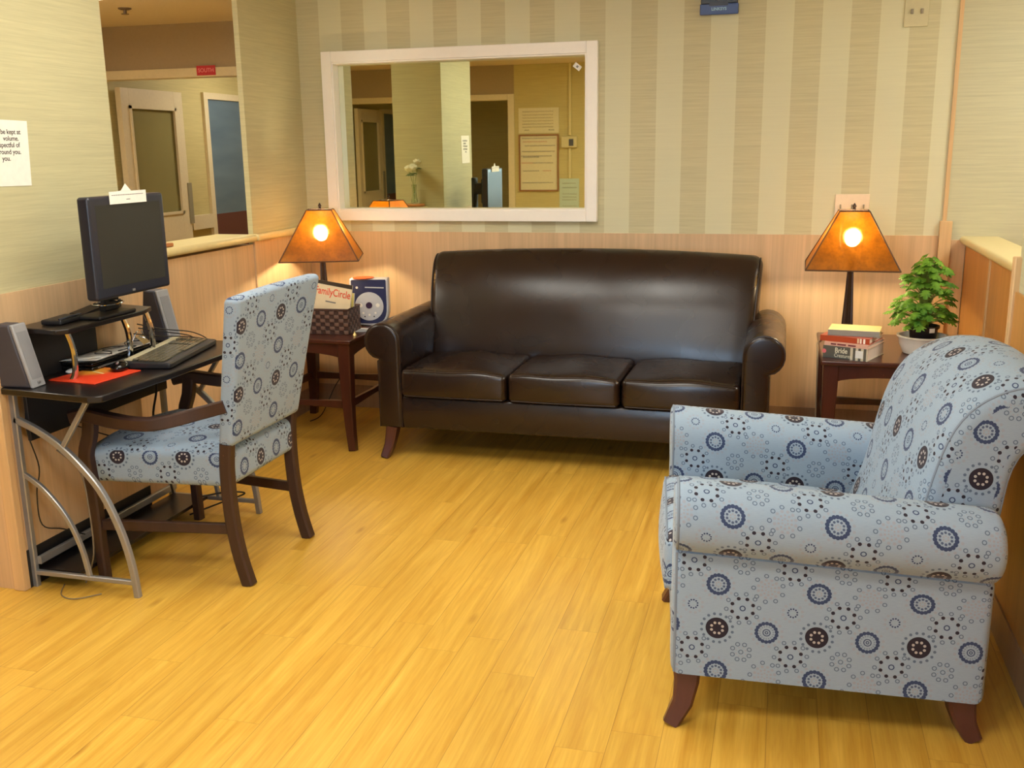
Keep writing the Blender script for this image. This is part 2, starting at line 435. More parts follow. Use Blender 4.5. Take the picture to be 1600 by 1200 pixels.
# back wall (striped up to the corner strip, plain beyond)
hx0, hx1, hz0, hz1 = -2.640+0.064, -1.014-0.064, 1.155+0.064, 2.121-0.064
st(MB().box(-2.80, hx0, D, D+0.12, 0, H).box(hx1, 0.80, D, D+0.12, 0, H).box(hx0, hx1, D, D+0.12, 0, hz0).box(hx0, hx1, D, D+0.12, hz1, H).build('wall_back', M_stripe, smooth=False), 'striped grasscloth wall behind the sofa')
st(MB().box(0.80, 3.2, D, D+0.12, 0, H).build('wall_back_right', M_papergrey, smooth=False), 'plain grasscloth wall right of the corner strip')
st(MB().box(-2.79, 0.772, D-0.010, D, 0.14, 1.090).build('trim_1', M_oak, smooth=False), 'oak wainscot behind the sofa')
st(MB().box(0.836, 0.905, D-0.010, D, 0.14, 1.069).build('trim_2', M_oak, smooth=False), 'narrow oak wainscot right of the corner post')
st(MB().box(-2.79, 0.90, D-0.016, D, 0, 0.14).build('baseboard_back', M_oakbase, smooth=False), 'taupe baseboard under the back wall')
st(MB().box(0.774, 0.834, D-0.030, D, 0, 1.167).build('trim_3', M_oakpost, bevel=0.004), 'pale oak corner post to shoulder height')
st(MB().box(0.787, 0.806, D-0.012, D, 1.167, H).build('trim_4', M_oakpost, smooth=False), 'thin oak strip above the corner post')
# left: near wall with the desk, opening with half wall, column
st(MB().box(-3.05, XL, 2.84, 3.61, 0, H).build('wall_left', M_paper, smooth=False), 'grasscloth wall behind the desk')
mb = MB().box(XL, XL+0.010, 2.836, 3.61, 0.145, 1.085); mb.box(-3.05, XL+0.010, 2.828, 2.84, 0, 1.085)
st(mb.build('trim_5', M_oak, smooth=False), 'oak wainscot behind the desk')
st(MB().box(-2.672, XL+0.016, 2.818, 2.85, 0, 1.10).build('trim_6', M_oakpost, bevel=0.003), 'pale oak corner strip at the wall end')
st(MB().box(XL, XL+0.014, 2.85, 3.61, 0, 0.145).build('baseboard_left', M_black, smooth=False), 'black baseboard behind the desk')
st(MB().box(-2.95, XL2, 3.61, 4.95, 0, 1.07).build('wall_left_low', M_oak, smooth=False), 'oak half wall under the pass opening')
st(MB().box(XL2, XL2+0.014, 3.61, D-0.02, 0, 0.14).build('baseboard_left_low', M_oakbase, smooth=False), 'taupe baseboard under the half wall')
st(MB().box(XL2-0.03, XL2, 4.96, D+0.12, 0, H).build('wall_left_column', M_paper, smooth=False), 'grasscloth column beside the corner lamp')
st(MB().box(XL2, XL2+0.010, 4.95, D-0.010, 0.14, 1.085).build('trim_7', M_oak, smooth=False), 'oak wainscot on the column')
cp = MB().soft(-3.02, XL2+0.035, 3.615, 4.95, 1.085, 1.125, 0.018, ni=(3, 8, 1))
st(cp.build('trim_8', M_cap), 'cream rounded ledge on the left half wall')
st(MB().soft(XL2-0.01, XL2+0.035, 4.95, D-0.012, 1.085, 1.125, 0.015, ni=(1, 6, 1)).build('trim_9', M_cap), 'cream rounded ledge running past the column')
# right: near wall, half wall with cap
st(MB().box(XR, XR+0.32, -0.8, 3.50, 0, H).build('wall_right', M_papergrey, smooth=False), 'grasscloth wall right of the armchair')
st(MB().box(XR-0.010, XR, -0.8, 3.49, 0.12, 1.09).build('trim_10', m_oak('amber oak panelling', srgb(205, 150, 78)), smooth=False), 'oak wainscot right of the armchair')
st(MB().box(XR-0.016, XR, -0.8, 3.50, 0, 0.12).build('baseboard_right', M_oakbase, smooth=False), 'taupe baseboard right of the armchair')
st(MB().box(XR-0.020, XR+0.03, 3.475, 3.515, 0, 1.20).build('trim_11', M_oakpost, bevel=0.004), 'pale oak corner strip of the right wall')
M_amb = m_oak('orange oak panelling', srgb(212, 150, 76), 0.5)
st(MB().box(XR2, XR2+0.10, 3.50, D, 0, 1.05).build('wall_right_low', M_amb, smooth=False), 'orange oak half wall behind the plant')
st(MB().box(XR2-0.006, XR2, 4.93, 4.955, 0.0, 1.05).build('trim_12', M_oakpost, smooth=False), 'thin joint strip in the right half wall')
st(MB().soft(XR2-0.035, XR2+0.16, 3.505, D-0.005, 1.05, 1.09, 0.018, ni=(3, 8, 1)).build('trim_13', M_cap), 'cream rounded ledge on the right half wall')
st(MB().box(3.2, 3.3, -3.4, 10.5, 0, H).build('wall_far_right', M_papergrey, smooth=False))
# south wall, behind the camera, seen in the mirror; with a daylight window and a doorway
SY = -0.8
M_hall = m_wallpaper('tan hallway wall', srgb(206, 190, 130), srgb(206, 190, 130), False)
M_brown = plain('brown painted header', srgb(166, 146, 116), 0.7)
M_trim = plain('cream painted door trim', srgb(222, 206, 168), 0.4)
mb = MB().box(-3.22, -1.15, SY-0.12, SY, 0, H).box(-0.45, XR+.32, SY-0.12, SY, 0, H).box(-1.15, -0.45, SY-0.12, SY, 0, 0.9).box(-1.15, -0.45, SY-0.12, SY, 2.2, H)
st(mb.build('wall_front', M_hall, smooth=False), 'tan wall with notices behind the viewer, seen in the mirror')
wf = MB()
for a in ((-1.20, -1.15, 0.86, 2.24), (-0.45, -0.40, 0.86, 2.24), (-0.81, -0.79, 0.9, 2.2)): wf.box(a[0], a[1], SY-0.10, SY+0.015, a[2], a[3])
wf.box(-1.2, -0.40, SY-0.10, SY+0.015, 0.86, 0.9); wf.box(-1.2, -0.40, SY-0.10, SY+0.015, 2.2, 2.24)
st(wf.build('window_1', M_white, smooth=False), 'white window behind the viewer')
# hallway
st(MB().box(-6.2, -6.1, -3.4, 10.5, 0, H).build('wall_far_left', M_hall, smooth=False))
st(MB().box(-5.56, -5.46, SY, 7.3, 0, H).build('wall_hall', M_hall, smooth=False), 'tan corridor wall')
def header(y0, y1, nm, x0, x1, jamb=None):
    st(MB().box(x0, x1, y0, y1, 2.215, H).build(nm, M_brown, smooth=False), 'brown wall above the corridor opening')
header(7.3, 7.42, 'wall_header', -5.46, -3.15)
header(SY-0.12, SY, 'wall_header_front', -5.46, -3.22)
n = 20
st(MB().box(-5.46, -3.15, 7.285, 7.42, 2.145, 2.215).build('trim_14', M_trim, bevel=0.003), 'cream head trim over the north corridor')
st(MB().box(-3.15, -3.05, 7.3, 7.42, 0, H).box(-3.05, 3.2, 7.3, 7.42, 0, H).build('wall_north', M_hall, smooth=False))
st(MB().box(-5.46, -3.30, SY-0.12, SY+0.012, 2.145, 2.215).box(-3.30, -3.22, SY-0.12, SY+0.012, 0, 2.215).build('trim_15', M_trim, bevel=0.003), 'cream trim round the south corridor opening')
def corridor(s, y0, k):
    """beyond a header: side wall, propped open door leaf with a pane, blue door; s=+1 north, -1 south"""
    Y = lambda d: y0+s*d
    def B(mb, x0, x1, a, b, z0, z1): ya, yb = sorted((Y(a), Y(b))); return mb.box(x0, x1, ya, yb, z0, z1)
    XW = -5.42
    st(B(MB(), XW-0.1, XW, 0.12, 2.6 if s < 0 else 3.1, 0, H).build('wall_corridor_'+('south' if s < 0 else 'north'), M_hall, smooth=False), 'tan wall of the corridor beyond the opening')
    st(B(MB(), XW, 3.2 if s > 0 else -3.22, 2.45 if s < 0 else 3.0, 2.6 if s < 0 else 3.1, 0, H).build('wall_end_'+('south' if s < 0 else 'north'), M_hall, smooth=False))
    # door leaf
    leaf = MB(); X0, X1 = XW+0.05, XW+0.10
    d0, d1 = 0.13, 0.92+0.1*(s > 0)
    B(leaf, X0, X1, d0, d0+0.11, 0.01, 2.10); B(leaf, X0, X1, d1-0.13, d1, 0.01, 2.10)
    B(leaf, X0, X1, d0+0.11, d1-0.13, 1.95, 2.10); B(leaf, X0, X1, d0+0.11, d1-0.13, 0.01, 1.04)
    dr = leaf.build('door_%d' % k, M_trim, bevel=0.002); st(dr, 'cream corridor door leaf with a tall pane, propped open')
    B(MB(), X0+0.02, X0+0.03, d0+0.11, d1-0.13, 1.04, 1.95).build('pane', M_pane, dr, smooth=False)
    fr = MB()
    for a, b, z0, z1 in ((d0+0.10, d0+0.125, 1.03, 1.96), (d1-0.145, d1-0.12, 1.03, 1.96), (d0+0.10, d1-0.12, 1.03, 1.055), (d0+0.10, d1-0.12, 1.935, 1.96)): B(fr, X1, X1+0.012, a, b, z0, z1)
    fr.build('glazing_bead', M_trim, dr, smooth=False)
    B(MB(), X1, X1+0.010, d1-0.03, d1+0.03, 0.93, 1.30).build('push_plate', plain('grey edge plate', srgb(142, 134, 110), .4), dr, smooth=False)
    # blue door in a cream frame
    b0, b1 = ((1.57, 2.45) if s > 0 else (1.18, 2.10))
    fr = MB(); B(fr, XW, XW+0.03, b0-0.07, b0, 0, 2.13); B(fr, XW, XW+0.03, b1, b1+0.07, 0, 2.13); B(fr, XW, XW+0.03, b0, b1, 2.07, 2.13)
    st(fr.build('trim_%d' % (16+k), M_trim, smooth=False), 'cream frame round the blue corridor door')
    bd = B(MB(), XW, XW+0.015, b0, b1, 0.0, 2.07).build('door_%d' % (k+10), M_bluedoor, smooth=False); st(bd, 'blue corridor door with maroon kick area')
    B(MB(), XW+0.015, XW+0.018, b0+0.01, b1-0.01, 0.06, 0.98).build('kick_panel', plain('maroon panel', srgb(96, 50, 46), .5), bd, smooth=False)
    B(MB(), XW, XW+0.05, d1+0.1, b0-0.08, 0.86, 0.99).build('h', M_trim, None, smooth=False).name = 'handrail'
    hr = bpy.data.objects['handrail'] if s > 0 else [o for o in bpy.data.objects if o.name.startswith('handrail')][-1]
    tag(hr, 'cream wooden handrail on the %s corridor wall' % ('south' if s < 0 else 'north'), 'handrail')
def m_pane():
    t = NT('dim greenish door glass'); t.bsdf(t.mix(t.noise(t.obj(), 2, 2), srgb(150, 140, 88), srgb(128, 120, 78)), 0.25, 0, 0.4); return t.m
M_pane = m_pane()
def m_blue():
    t = NT('slate blue door'); n1 = t.noise(t.mapping(t.pos(), (1, 1, 5), rot=(0.4, 0, 0)), 1.5, 2)
    t.bsdf(t.mix(n1, srgb(70, 92, 112), srgb(112, 134, 148)), 0.35, 0, 0.5); return t.m
M_bluedoor = m_blue()
corridor(1, 7.3, 1); corridor(-1, SY, 2)
st(MB().box(-3.22, 3.2, -3.4, -3.3, 0, H).build('wall_end_far', M_hall, smooth=False))

# ------------------------------------------------------------------ ceiling lights, plus added fill lights for the hallways
M_diff = emit('lit ceiling diffuser', CEIL_COL, CEIL_STR); M_difff = emit('lit front ceiling diffuser', CEIL_COL, FRONT_STR); M_hallfill = emit('added hallway fill diffuser', HALL_COL, HALL_STR)
def troffer(x, y, sx, sy, mat, label):
    t = thing('ceiling_light', label, 'ceiling light', (x, y, H))
    fr = MB()
    for a in ((-sx/2-.03, -sx/2, -sy/2-.03, sy/2+.03), (sx/2, sx/2+.03, -sy/2-.03, sy/2+.03), (-sx/2, sx/2, -sy/2-.03, -sy/2), (-sx/2, sx/2, sy/2, sy/2+.03)):
        fr.box(*a, -0.025, 0)
    fr.build('frame', M_white, t, smooth=False)
    MB().box(-sx/2, sx/2, -sy/2, sy/2, -0.012 if mat is not M_hallfill else -0.09, -0.002).build('diffuser', mat, t, smooth=False)  # hallway fill boxes hang lower so their sides light the ceiling
troffer(-1.75, 3.1, 0.6, 1.2, M_diff, 'square edged fluorescent ceiling light nearest the desk')
troffer(-0.75, 3.1, 0.6, 1.2, M_diff, 'fluorescent ceiling light above the armchair')
troffer(-0.9, 0.9, 1.2, 0.6, M_difff, 'fluorescent ceiling light above the viewer')
troffer(-4.2, 4.9, 0.6, 1.2, M_hallfill, 'added ceiling light out of view, brightening the corridor behind the half wall')  # unseen source added to lift the dark corridor
troffer(-4.2, 2.6, 0.6, 1.2, M_hallfill, 'added ceiling light out of view, brightening the corridor by the south opening')  # added corridor fill, placed outside the mirror's view
troffer(-4.4, 8.9, 0.6, 0.6, M_hallfill, 'small added ceiling light out of view, brightening the space beyond the north opening')  # added fill light for the far end of the corridor
troffer(1.9, 4.4, 0.6, 1.2, M_hallfill, 'added ceiling light out of view, brightening the space behind the right half wall')  # added fill light for the space past the right ledge
sp = thing('fire_sprinkler', 'small ceiling sprinkler head above the corridor', 'sprinkler', (-4.50, 6.43, H))
MB().lathe([(0.045, 0), (0.045, -0.006), (0.03, -0.012)], n=24).build('escutcheon', plain('dull brass', srgb(120, 100, 78), .5, metal=.3), sp)
MB().lathe([(0.012, -0.01), (0.012, -0.035), (0.026, -0.037), (0.026, -0.041), (0.004, -0.043)], n=16).build('deflector', plain('dull brass', srgb(120, 100, 78), .5, metal=.3), sp)

# ------------------------------------------------------------------ mirror
mx0, mx1, mz0, mz1 = -2.640, -1.014, 1.155, 2.121
def m_mirror():
    t = NT('silvered mirror'); b = t.bsdf((0.74, 0.76, 0.56), 0.012, 1.0); return t.m
mr = thing('wall_mirror', 'large wide wall mirror in a white painted frame above the sofa', 'mirror', (0, 0, 0))
fb = MB(); t_ = 0.075
def frame_ring(mb, a, b, c, d, wdt, y0, y1):
    mb.box(a, a+wdt, y0, y1, c, d); mb.box(b-wdt, b, y0, y1, c, d); mb.box(a+wdt, b-wdt, y0, y1, c, c+wdt); mb.box(a+wdt, b-wdt, y0, y1, d-wdt, d)
frame_ring(fb, mx0, mx1, mz0, mz1, 0.062, D-0.045, D-0.0005)
fb.build('frame', M_white, mr, bevel=0.003)
fb = MB(); frame_ring(fb, mx0+0.062, mx1-0.062, mz0+0.062, mz1-0.062, 0.009, D-0.038, D+0.036)
fb.build('inner_jamb', M_white, mr, bevel=0.002)
MB().box(mx0+0.065, mx1-0.065, D+0.036, D+0.042, mz0+0.065, mz1-0.065).build('mirror_glass', m_mirror(), mr, smooth=False)
stk = tag(MB().box(-0.022, 0.022, -0.0005, 0.0005, -0.014, 0.014).build('sticker', plain('white sticker', srgb(235, 232, 220), .5), smooth=False), 'tiny white sticker stuck tilted in the mirror top right corner', 'sticker')
stk.location = (-1.141, D+0.0352, 1.995); stk.rotation_euler = (0, math.radians(38), 0)
MB().box(-0.006, 0.006, -0.0008, -0.0005, -0.006, 0.006).build('mark', plain('grey ink', srgb(120, 120, 120), .5), stk, smooth=False)

# ------------------------------------------------------------------ notices, switches, router
M_pap = plain('white paper', srgb(240, 234, 222), 0.6); M_ink = plain('black ink', srgb(30, 26, 26), 0.6)
pn = thing('wall_notice', 'white printed paper notice taped to the wall above the desk', 'notice', (XL+0.001, 0, 0))
MB().prism([(2.900, 1.453), (3.118, 1.450), (3.131, 1.676), (2.912, 1.680)], 'x', 0, 0.001).build('sheet', M_pap, pn, smooth=False)
Mt = lambda y, z: basis((0.0012, y, z), (0, 1, 0), (0, 0, 1))
for i, (s_, y, z) in enumerate((('to be kept at', 3.092, 1.637), ('volume.', 3.080, 1.6145), ('respectful of', 3.082, 1.592), ('around you.', 3.084, 1.5685), ('you.', 3.030, 1.546))):
    text(s_, 0.0235, M_ink, 'lettering', pn, Mt(y, z), bold=0.0003, ex=0.0002, align='RIGHT')
def plate(name, lab, cat, x0, x1, z0, z1, mat, knobs, kn='toggle'):
    t = thing(name, lab, cat, ((x0+x1)/2, D-0.001, (z0+z1)/2)); w_, h_ = (x1-x0)/2, (z1-z0)/2
    MB().box(-w_, w_, -0.007, 0, -h_, h_).build('cover_plate', mat, t, bevel=0.003)
    for x, z, a, b in knobs: MB().box(x-a, x+a, -0.016, -0.007, z-b, z+b).build(kn, plain('toggle grey', srgb(150, 140, 120), .5), t, bevel=0.002)
    return t
plate('switch_plate', 'pale three gang switch plate behind the right lamp shade', 'switch', 0.252, 0.425, 1.185, 1.303, plain('ivory plastic', srgb(240, 220, 190), .4), [(-0.058, -0.005, .004, .011), (0, -0.005, .004, .011), (0.058, -0.005, .004, .011)])
plate('thermostat', 'beige two dial wall control at the top right of the striped wall', 'wall control', 0.53, 0.645, 2.125, 2.29, plain('beige plastic', srgb(206, 198, 158), .5), [(-0.022, -0.01, .006, .012), (0.025, -0.01, .006, .012)], 'dial')
rt = thing('network_router', 'small blue and black network router mounted high on the striped wall', 'router', (-0.379, D-0.001, 2.222))
M_rb = plain('blue router plastic', srgb(62, 84, 140), 0.4); M_rk = plain('dark router plastic', srgb(52, 62, 72), 0.4)
MB().prism([(0, 0.012), (-0.034, 0), (-0.040, 0.03), (-0.040, 0.055), (0, 0.055)], 'x', -0.098, 0.098).build('front_band', M_rb, rt, bevel=0.004)
MB().box(-0.094, 0.094, -0.038, 0, 0.055, 0.20).build('casing', M_rk, rt, bevel=0.004)
MB().box(-0.050, 0.045, -0.0415, -0.038, 0.044, 0.064).build('label_strip', plain('black label', srgb(22, 20, 30), .3), rt, smooth=False)
text('LINKSYS', 0.021, plain('pale blue print', srgb(150, 190, 220), .5), 'lettering', rt, basis((0, -0.0415, 0.028), (1, 0, 0), (0, 0, 1)), bold=0.0006)
# south wall notices (seen in the mirror); text there runs along -x for a viewer facing south
yS = SY+0.001
def south(name, lab, cat, x0, x1, z0, z1, mat, lines=(), frame=None, mb=None):
    t = thing(name, lab, cat, (x0, yS, z0)); w_, h_ = x1-x0, z1-z0
    MB().box(0, w_, 0, 0.006, 0, h_).build('sheet' if not frame else 'board', mat, t, smooth=False)
    if frame:
        f = MB(); fw = 0.018
        f.box(0, fw, 0.006, 0.02, 0, h_).box(w_-fw, w_, 0.006, 0.02, 0, h_).box(fw, w_-fw, 0.006, 0.02, 0, fw).box(fw, w_-fw, 0.006, 0.02, h_-fw, h_)
        f.build('frame', frame, t, smooth=False)
    for k, (zz, a, b, mm) in enumerate(lines):
        L = MB(); x = a*w_; rr = random.Random(k*7+3)
        while x < b*w_:
            l_ = rr.uniform(0.008, 0.03); dz = rr.uniform(-0.004, 0.004)
            L.tube([(x, 0.0075, zz*h_+dz), (x+l_*.5, 0.0075, zz*h_+0.006), (min(x+l_, b*w_), 0.0075, zz*h_-0.004)], 0.0028, 4); x += l_+0.006
        L.build('handwriting', mm, t)
    return t
M_mk, M_rd = plain('dark marker', srgb(70, 66, 84), .6), plain('red marker', srgb(200, 90, 80), .6)
south('whiteboard', 'wood framed whiteboard with handwritten lines, seen in the mirror', 'whiteboard', -3.165, -2.668, 1.06, 1.736, plain('whiteboard face', srgb(224, 214, 178), .3),
      [(0.93, .08, .92, M_mk), (0.87, .1, .7, M_rd), (0.80, .15, .9, M_mk), (0.70, .08, .88, M_mk), (0.62, .06, .8, M_mk), (0.60, .1, .5, M_mk), (0.5, .06, .35, M_rd), (0.5, .35, .85, M_mk), (0.36, .1, .5, M_mk), (0.36, .6, .8, M_rd), (0.15, .08, .85, M_mk)], plain('board frame wood', srgb(150, 100, 56), .5))
south('paper_calendar', 'creased paper poster above the whiteboard, seen in the mirror', 'poster', -3.166, -2.666, 1.75, 2.045, plain('cream poster', srgb(226, 216, 180), .6),
      [(z, .1, .85, plain('faint grey print', srgb(160, 148, 120), .6)) for z in (.85, .72, .6, .48, .36, .24)]+[(.12, .75, .88, M_ink), (.12, .15, .25, M_ink)])
south('wall_notice', 'pale blue printed notice low on the wall, seen in the mirror', 'notice', -2.661, -2.42, 0.80, 1.21, plain('pale blue sheet', srgb(190, 205, 186), .6), [(z, .15, .85, plain('faint grey print', srgb(160, 148, 120), .6)) for z in (.86, .74, .55, .46, .38, .2)])
th = thing('wall_thermostat', 'beige wall thermostat with a grey dial beside the whiteboard, seen in the mirror', 'thermostat', (-2.631, yS, 1.575))
MB().box(0, 0.187, 0, 0.045, 0, 0.129).build('housing', plain('thermostat beige', srgb(214, 200, 150), .5), th, bevel=0.004)
MB().box(0.095, 0.15, 0.045, 0.05, 0.02, 0.1).build('dial', plain('dark dial', srgb(80, 78, 84), .4), th, smooth=False)
for z0, z1, lb in ((1.72, 2.55, 'cream cable conduit running up from the thermostat, seen in the mirror'), (1.215, 1.57, 'cream cable conduit running down from the thermostat, seen in the mirror')):
    tag(MB().box(-2.545, -2.515, yS, yS+0.018, z0, z1).build('cable_conduit', plain('conduit cream', srgb(216, 202, 150), .5), bevel=0.002), lb, 'conduit')
sg = thing('direction_sign', 'red plastic sign with pale letters on the corridor head trim', 'sign', (-4.42, 7.284, 2.192))
MB().box(-0.082, 0.082, -0.004, 0, -0.036, 0.036).build('panel', plain('red sign plastic', srgb(200, 44, 60), .4), sg, smooth=False)
text('SOUTH', 0.042, plain('pale sign print', srgb(240, 150, 150), .5), 'lettering', sg, basis((0, -0.0045, 0), (1, 0, 0), (0, 0, 1)), bold=0.0005)

# ------------------------------------------------------------------ roll arm seating
def offset_poly(P, d):
    n = len(P); out = []
    A = sum(P[i][0]*P[(i+1) % n][1]-P[(i+1) % n][0]*P[i][1] for i in range(n)); sg_ = 1 if A > 0 else -1
    for i in range(n):
        a, b, c = Vector(P[i-1]), Vector(P[i]), Vector(P[(i+1) % n])
        e1, e2 = (b-a), (c-b)
        n1 = Vector((-e1.y, e1.x)).normalized()*sg_ if e1.length > 1e-9 else Vector((0, 0)); n2 = Vector((-e2.y, e2.x)).normalized()*sg_ if e2.length > 1e-9 else Vector((0, 0))
        nn = n1+n2; 
        nn = nn.normalized() if nn.length > 1e-6 else n1
        k = max(0.6, nn.dot(n1)) if n1.length > 0 else 1
        out.append(b+nn*(d/k))
    return out
def round_extrude(mb, P, a0, a1, r, place, nr=5, ni=10, r1=None, vv=None, uo=None):
    """extrude polygon P from a0 to a1 with rounded rims; place(p, a)->3D"""
    if r1 is None: r1 = r
    R = []; us = []
    for k in range(nr+1):
        ang = PI/2*k/nr; R.append((offset_poly(P, r*(1-math.sin(ang))), a0+r*(1-math.cos(ang)))); us.append(a0+r*ang-r*(PI/2-1))
    for k in range(1, ni): R.append((P, a0+r+(a1-r1-a0-r)*k/ni)); us.append(R[-1][1])
    for k in range(nr, -1, -1):
        ang = PI/2*k/nr; R.append((offset_poly(P, r1*(1-math.sin(ang))), a1-r1*(1-math.cos(ang)))); us.append(a1-r1*ang+r1*(PI/2-1))
    n = len(P); vs = [place(p, a) for Q, a in R for p in Q]; fs = []; uv = []
    al = [0]
    for i in range(n): al.append(al[-1]+(Vector(P[(i+1) % n])-Vector(P[i])).length)
    for j in range(len(R)-1):
        for i in range(n):
            k = (i+1) % n; fs.append((j*n+i, j*n+k, (j+1)*n+k, (j+1)*n+i))
            o_ = uo[i] if uo else 0; va, vb = (vv[i] if vv else (al[i], al[i+1]))
            uv.append([(us[j]-o_, va), (us[j]-o_, vb), (us[j+1]-o_, vb), (us[j+1]-o_, va)])
    a = tuple(reversed(range(n))); b = tuple((len(R)-1)*n+i for i in range(n))
    fs += [a, b]; uv += [[tuple(R[0][0][i]) for i in a], [tuple(R[-1][0][i-(len(R)-1)*n]) for i in b]]
    mb.add(vs, fs, uv); return mb
def seating(root, inner, ncush, mat, pipe, foot, shear, BP, back_over, crown, seat_front=-0.02, seat_back=0.50, seat_top=0.475, depth=0.83, back_r=0.05):
    sh = lambda p: (p[0], p[1], p[2]-shear*p[1])
    hw = inner/2
    # arms
    for s in (-1, 1):
        P = [(0, 0.165), (0, 0.40), (0, 0.60)]
        for k in range(0, 15):
            a = math.radians(175-k*(175+58)/14); P.append((0.097+0.097*math.cos(a), 0.613+0.097*math.sin(a)))
        P += [(0.116, 0.524), (0.127, 0.516), (0.126, 0.40), (0.126, 0.165)]
        S_ = [0]
        for q in range(len(P)): S_.append(S_[-1]+(Vector(P[(q+1) % len(P)])-Vector(P[q])).length)
        ci = 17; vv, uo = [], []
        for q in range(len(P)):
            if q < ci: vv.append((S_[ci]-S_[q]-0.012, S_[ci]-S_[q+1]-0.012)); uo.append(0.145)
            else: vv.append((P[q][1]-0.310, P[(q+1) % len(P)][1]-0.310)); uo.append(0.12)
        arm_sh = lambda p, a, s=s: sh((s*(hw+p[0]), a, p[1]-(0.4*shear*a if p[1] > 0.5 else 0)))
        mb = MB(); round_extrude(mb, P, 0.0, depth, 0.022, arm_sh, r1=0.03, vv=vv, uo=uo)
        o = mb.build('arm', mat, root, ang=50)
        pts = [sh((s*(hw+p[0]), 0.010, p[1])) for p in offset_poly(P, 0.004)]
        MB().tube(pts, 0.0042, 6).build('piping', pipe, o)
    # base rail and rear panel
    mb = MB(); mb.soft(-hw, hw, 0.012, depth-0.02, 0.165, 0.335, 0.012, deform=lambda x, y, z: sh((x, y-0.012*math.sin(max(0, min(1, (z-.165)/.17))*PI)*(y < .1), z)), ni=(10, 4, 6))
    mb.build('base', mat, root)
    # back
    mb = MB(); W2 = hw+back_over
    def place(p, a):
        x = a; y, z = p; t = max(0, min(1, (z-0.45)/0.5)); u = x/W2
        x = x*(1-(0.035 if inner > 1 else 0.06)*(1-t)*(z < 5))
        z2 = z+crown*(1-u*u)*t
        y2 = y-0.018*(1-u*u)*math.sin(t*PI)
        return sh((x, y2, z2))
    round_extrude(mb, BP, -W2, W2, back_r, place, nr=6, ni=24)
    bk = mb.build('backrest', mat, root, ang=60)
    for s in (-1, 1):
        pts = [place(tuple(p), s*(W2-0.014)) for p in offset_poly(BP, 0.012)]
        MB().tube(pts[2:-3], 0.004, 6).build('piping', pipe, bk)
    # seat cushions
    cw = inner/ncush
    for k in range(ncush):
        x0, x1 = -hw+k*cw+0.004, -hw+(k+1)*cw-0.004; rr = random.Random(k+ncush)
        pz = rr.uniform(-0.4, 0.4)
        def df(x, y, z, x0=x0, x1=x1, pz=pz):
            u = (x-(x0+x1)/2)/((x1-x0)/2); v = (y-seat_front)/(seat_back-seat_front)
            top = max(0, (z-0.335)/0.14)
            z2 = z+top*(0.022*(1-u*u)*(1-(2*v-1)**2*.5)+0.004*math.sin(5*u+3*v+pz*4))
            y2 = y-0.016*(1-u*u)*(1 if y < seat_front+0.1 else 0)*(1-abs((z-0.40)/0.07)**2*.6)
            return sh((x, y2, z2))
        mb = MB().soft(x0, x1, seat_front, seat_back, 0.335, seat_top, 0.028, deform=df, ni=(10, 8, 4), drape='z')
        cu = mb.build('seat_cushion', mat, root)
        ed = []
        for q in range(13):
            x = x0+0.02+(x1-x0-0.04)*q/12; p = df(x, seat_front+0.008, seat_top-0.010); ed.append((p[0], p[1]-0.002, p[2]+0.001))
        MB().tube(ed, 0.0035, 6).build('piping', pipe, cu)
        ed = []
        for q in range(13):
            x = x0+0.02+(x1-x0-0.04)*q/12; p = df(x, seat_front+0.008, 0.345); ed.append((p[0], p[1]-0.002, p[2]-0.001))
        MB().tube(ed, 0.0035, 6).build('piping', pipe, cu)
    # feet: sabre shape swept fore and aft
    for s in (-1, 1):
        for fr in (0, 1):
            xc = s*(hw+0.075)
            if not fr: pts = [(xc-s*.01, 0.045, 0.17), (xc, 0.046, 0.12), (xc+s*.012, 0.036, 0.06), (xc+s*.030, 0.004, 0.0)]
            else: pts = [(xc-s*.01, depth-0.05, 0.17-shear*.7), (xc, depth-0.045, 0.11-shear*.5), (xc+s*.006, depth-0.035, 0.06-shear*.3), (xc+s*.015, depth-0.012, 0.0)]
            MB().bar(pts, [0.06, 0.056, 0.050, 0.042], [0.078, 0.068, 0.056, 0.044], up=(0, 1, 0)).build('foot', foot, root)
# sofa
BPs = [tuple(p) for p in catmull([Vector(a) for a in [(0.505, 0.30), (0.505, 0.40), (0.515, 0.50), (0.555, 0.63), (0.590, 0.75), (0.625, 0.84), (0.670, 0.92), (0.720, 0.975), (0.770, 0.995), (0.815, 0.975), (0.845, 0.92), (0.840, 0.84), (0.825, 0.72), (0.82, 0.50), (0.82, 0.20), (0.70, 0.19), (0.55, 0.20)]], 3, True)]
sofa = thing('leather_sofa', 'dark brown leather three seat sofa with rolled arms under the mirror', 'sofa', (-1.004, 4.645, 0))
seating(sofa, 1.690, 3, M_leather, M_pipe_leather, M_mahog, 0.0, BPs, 0.062, 0.030)
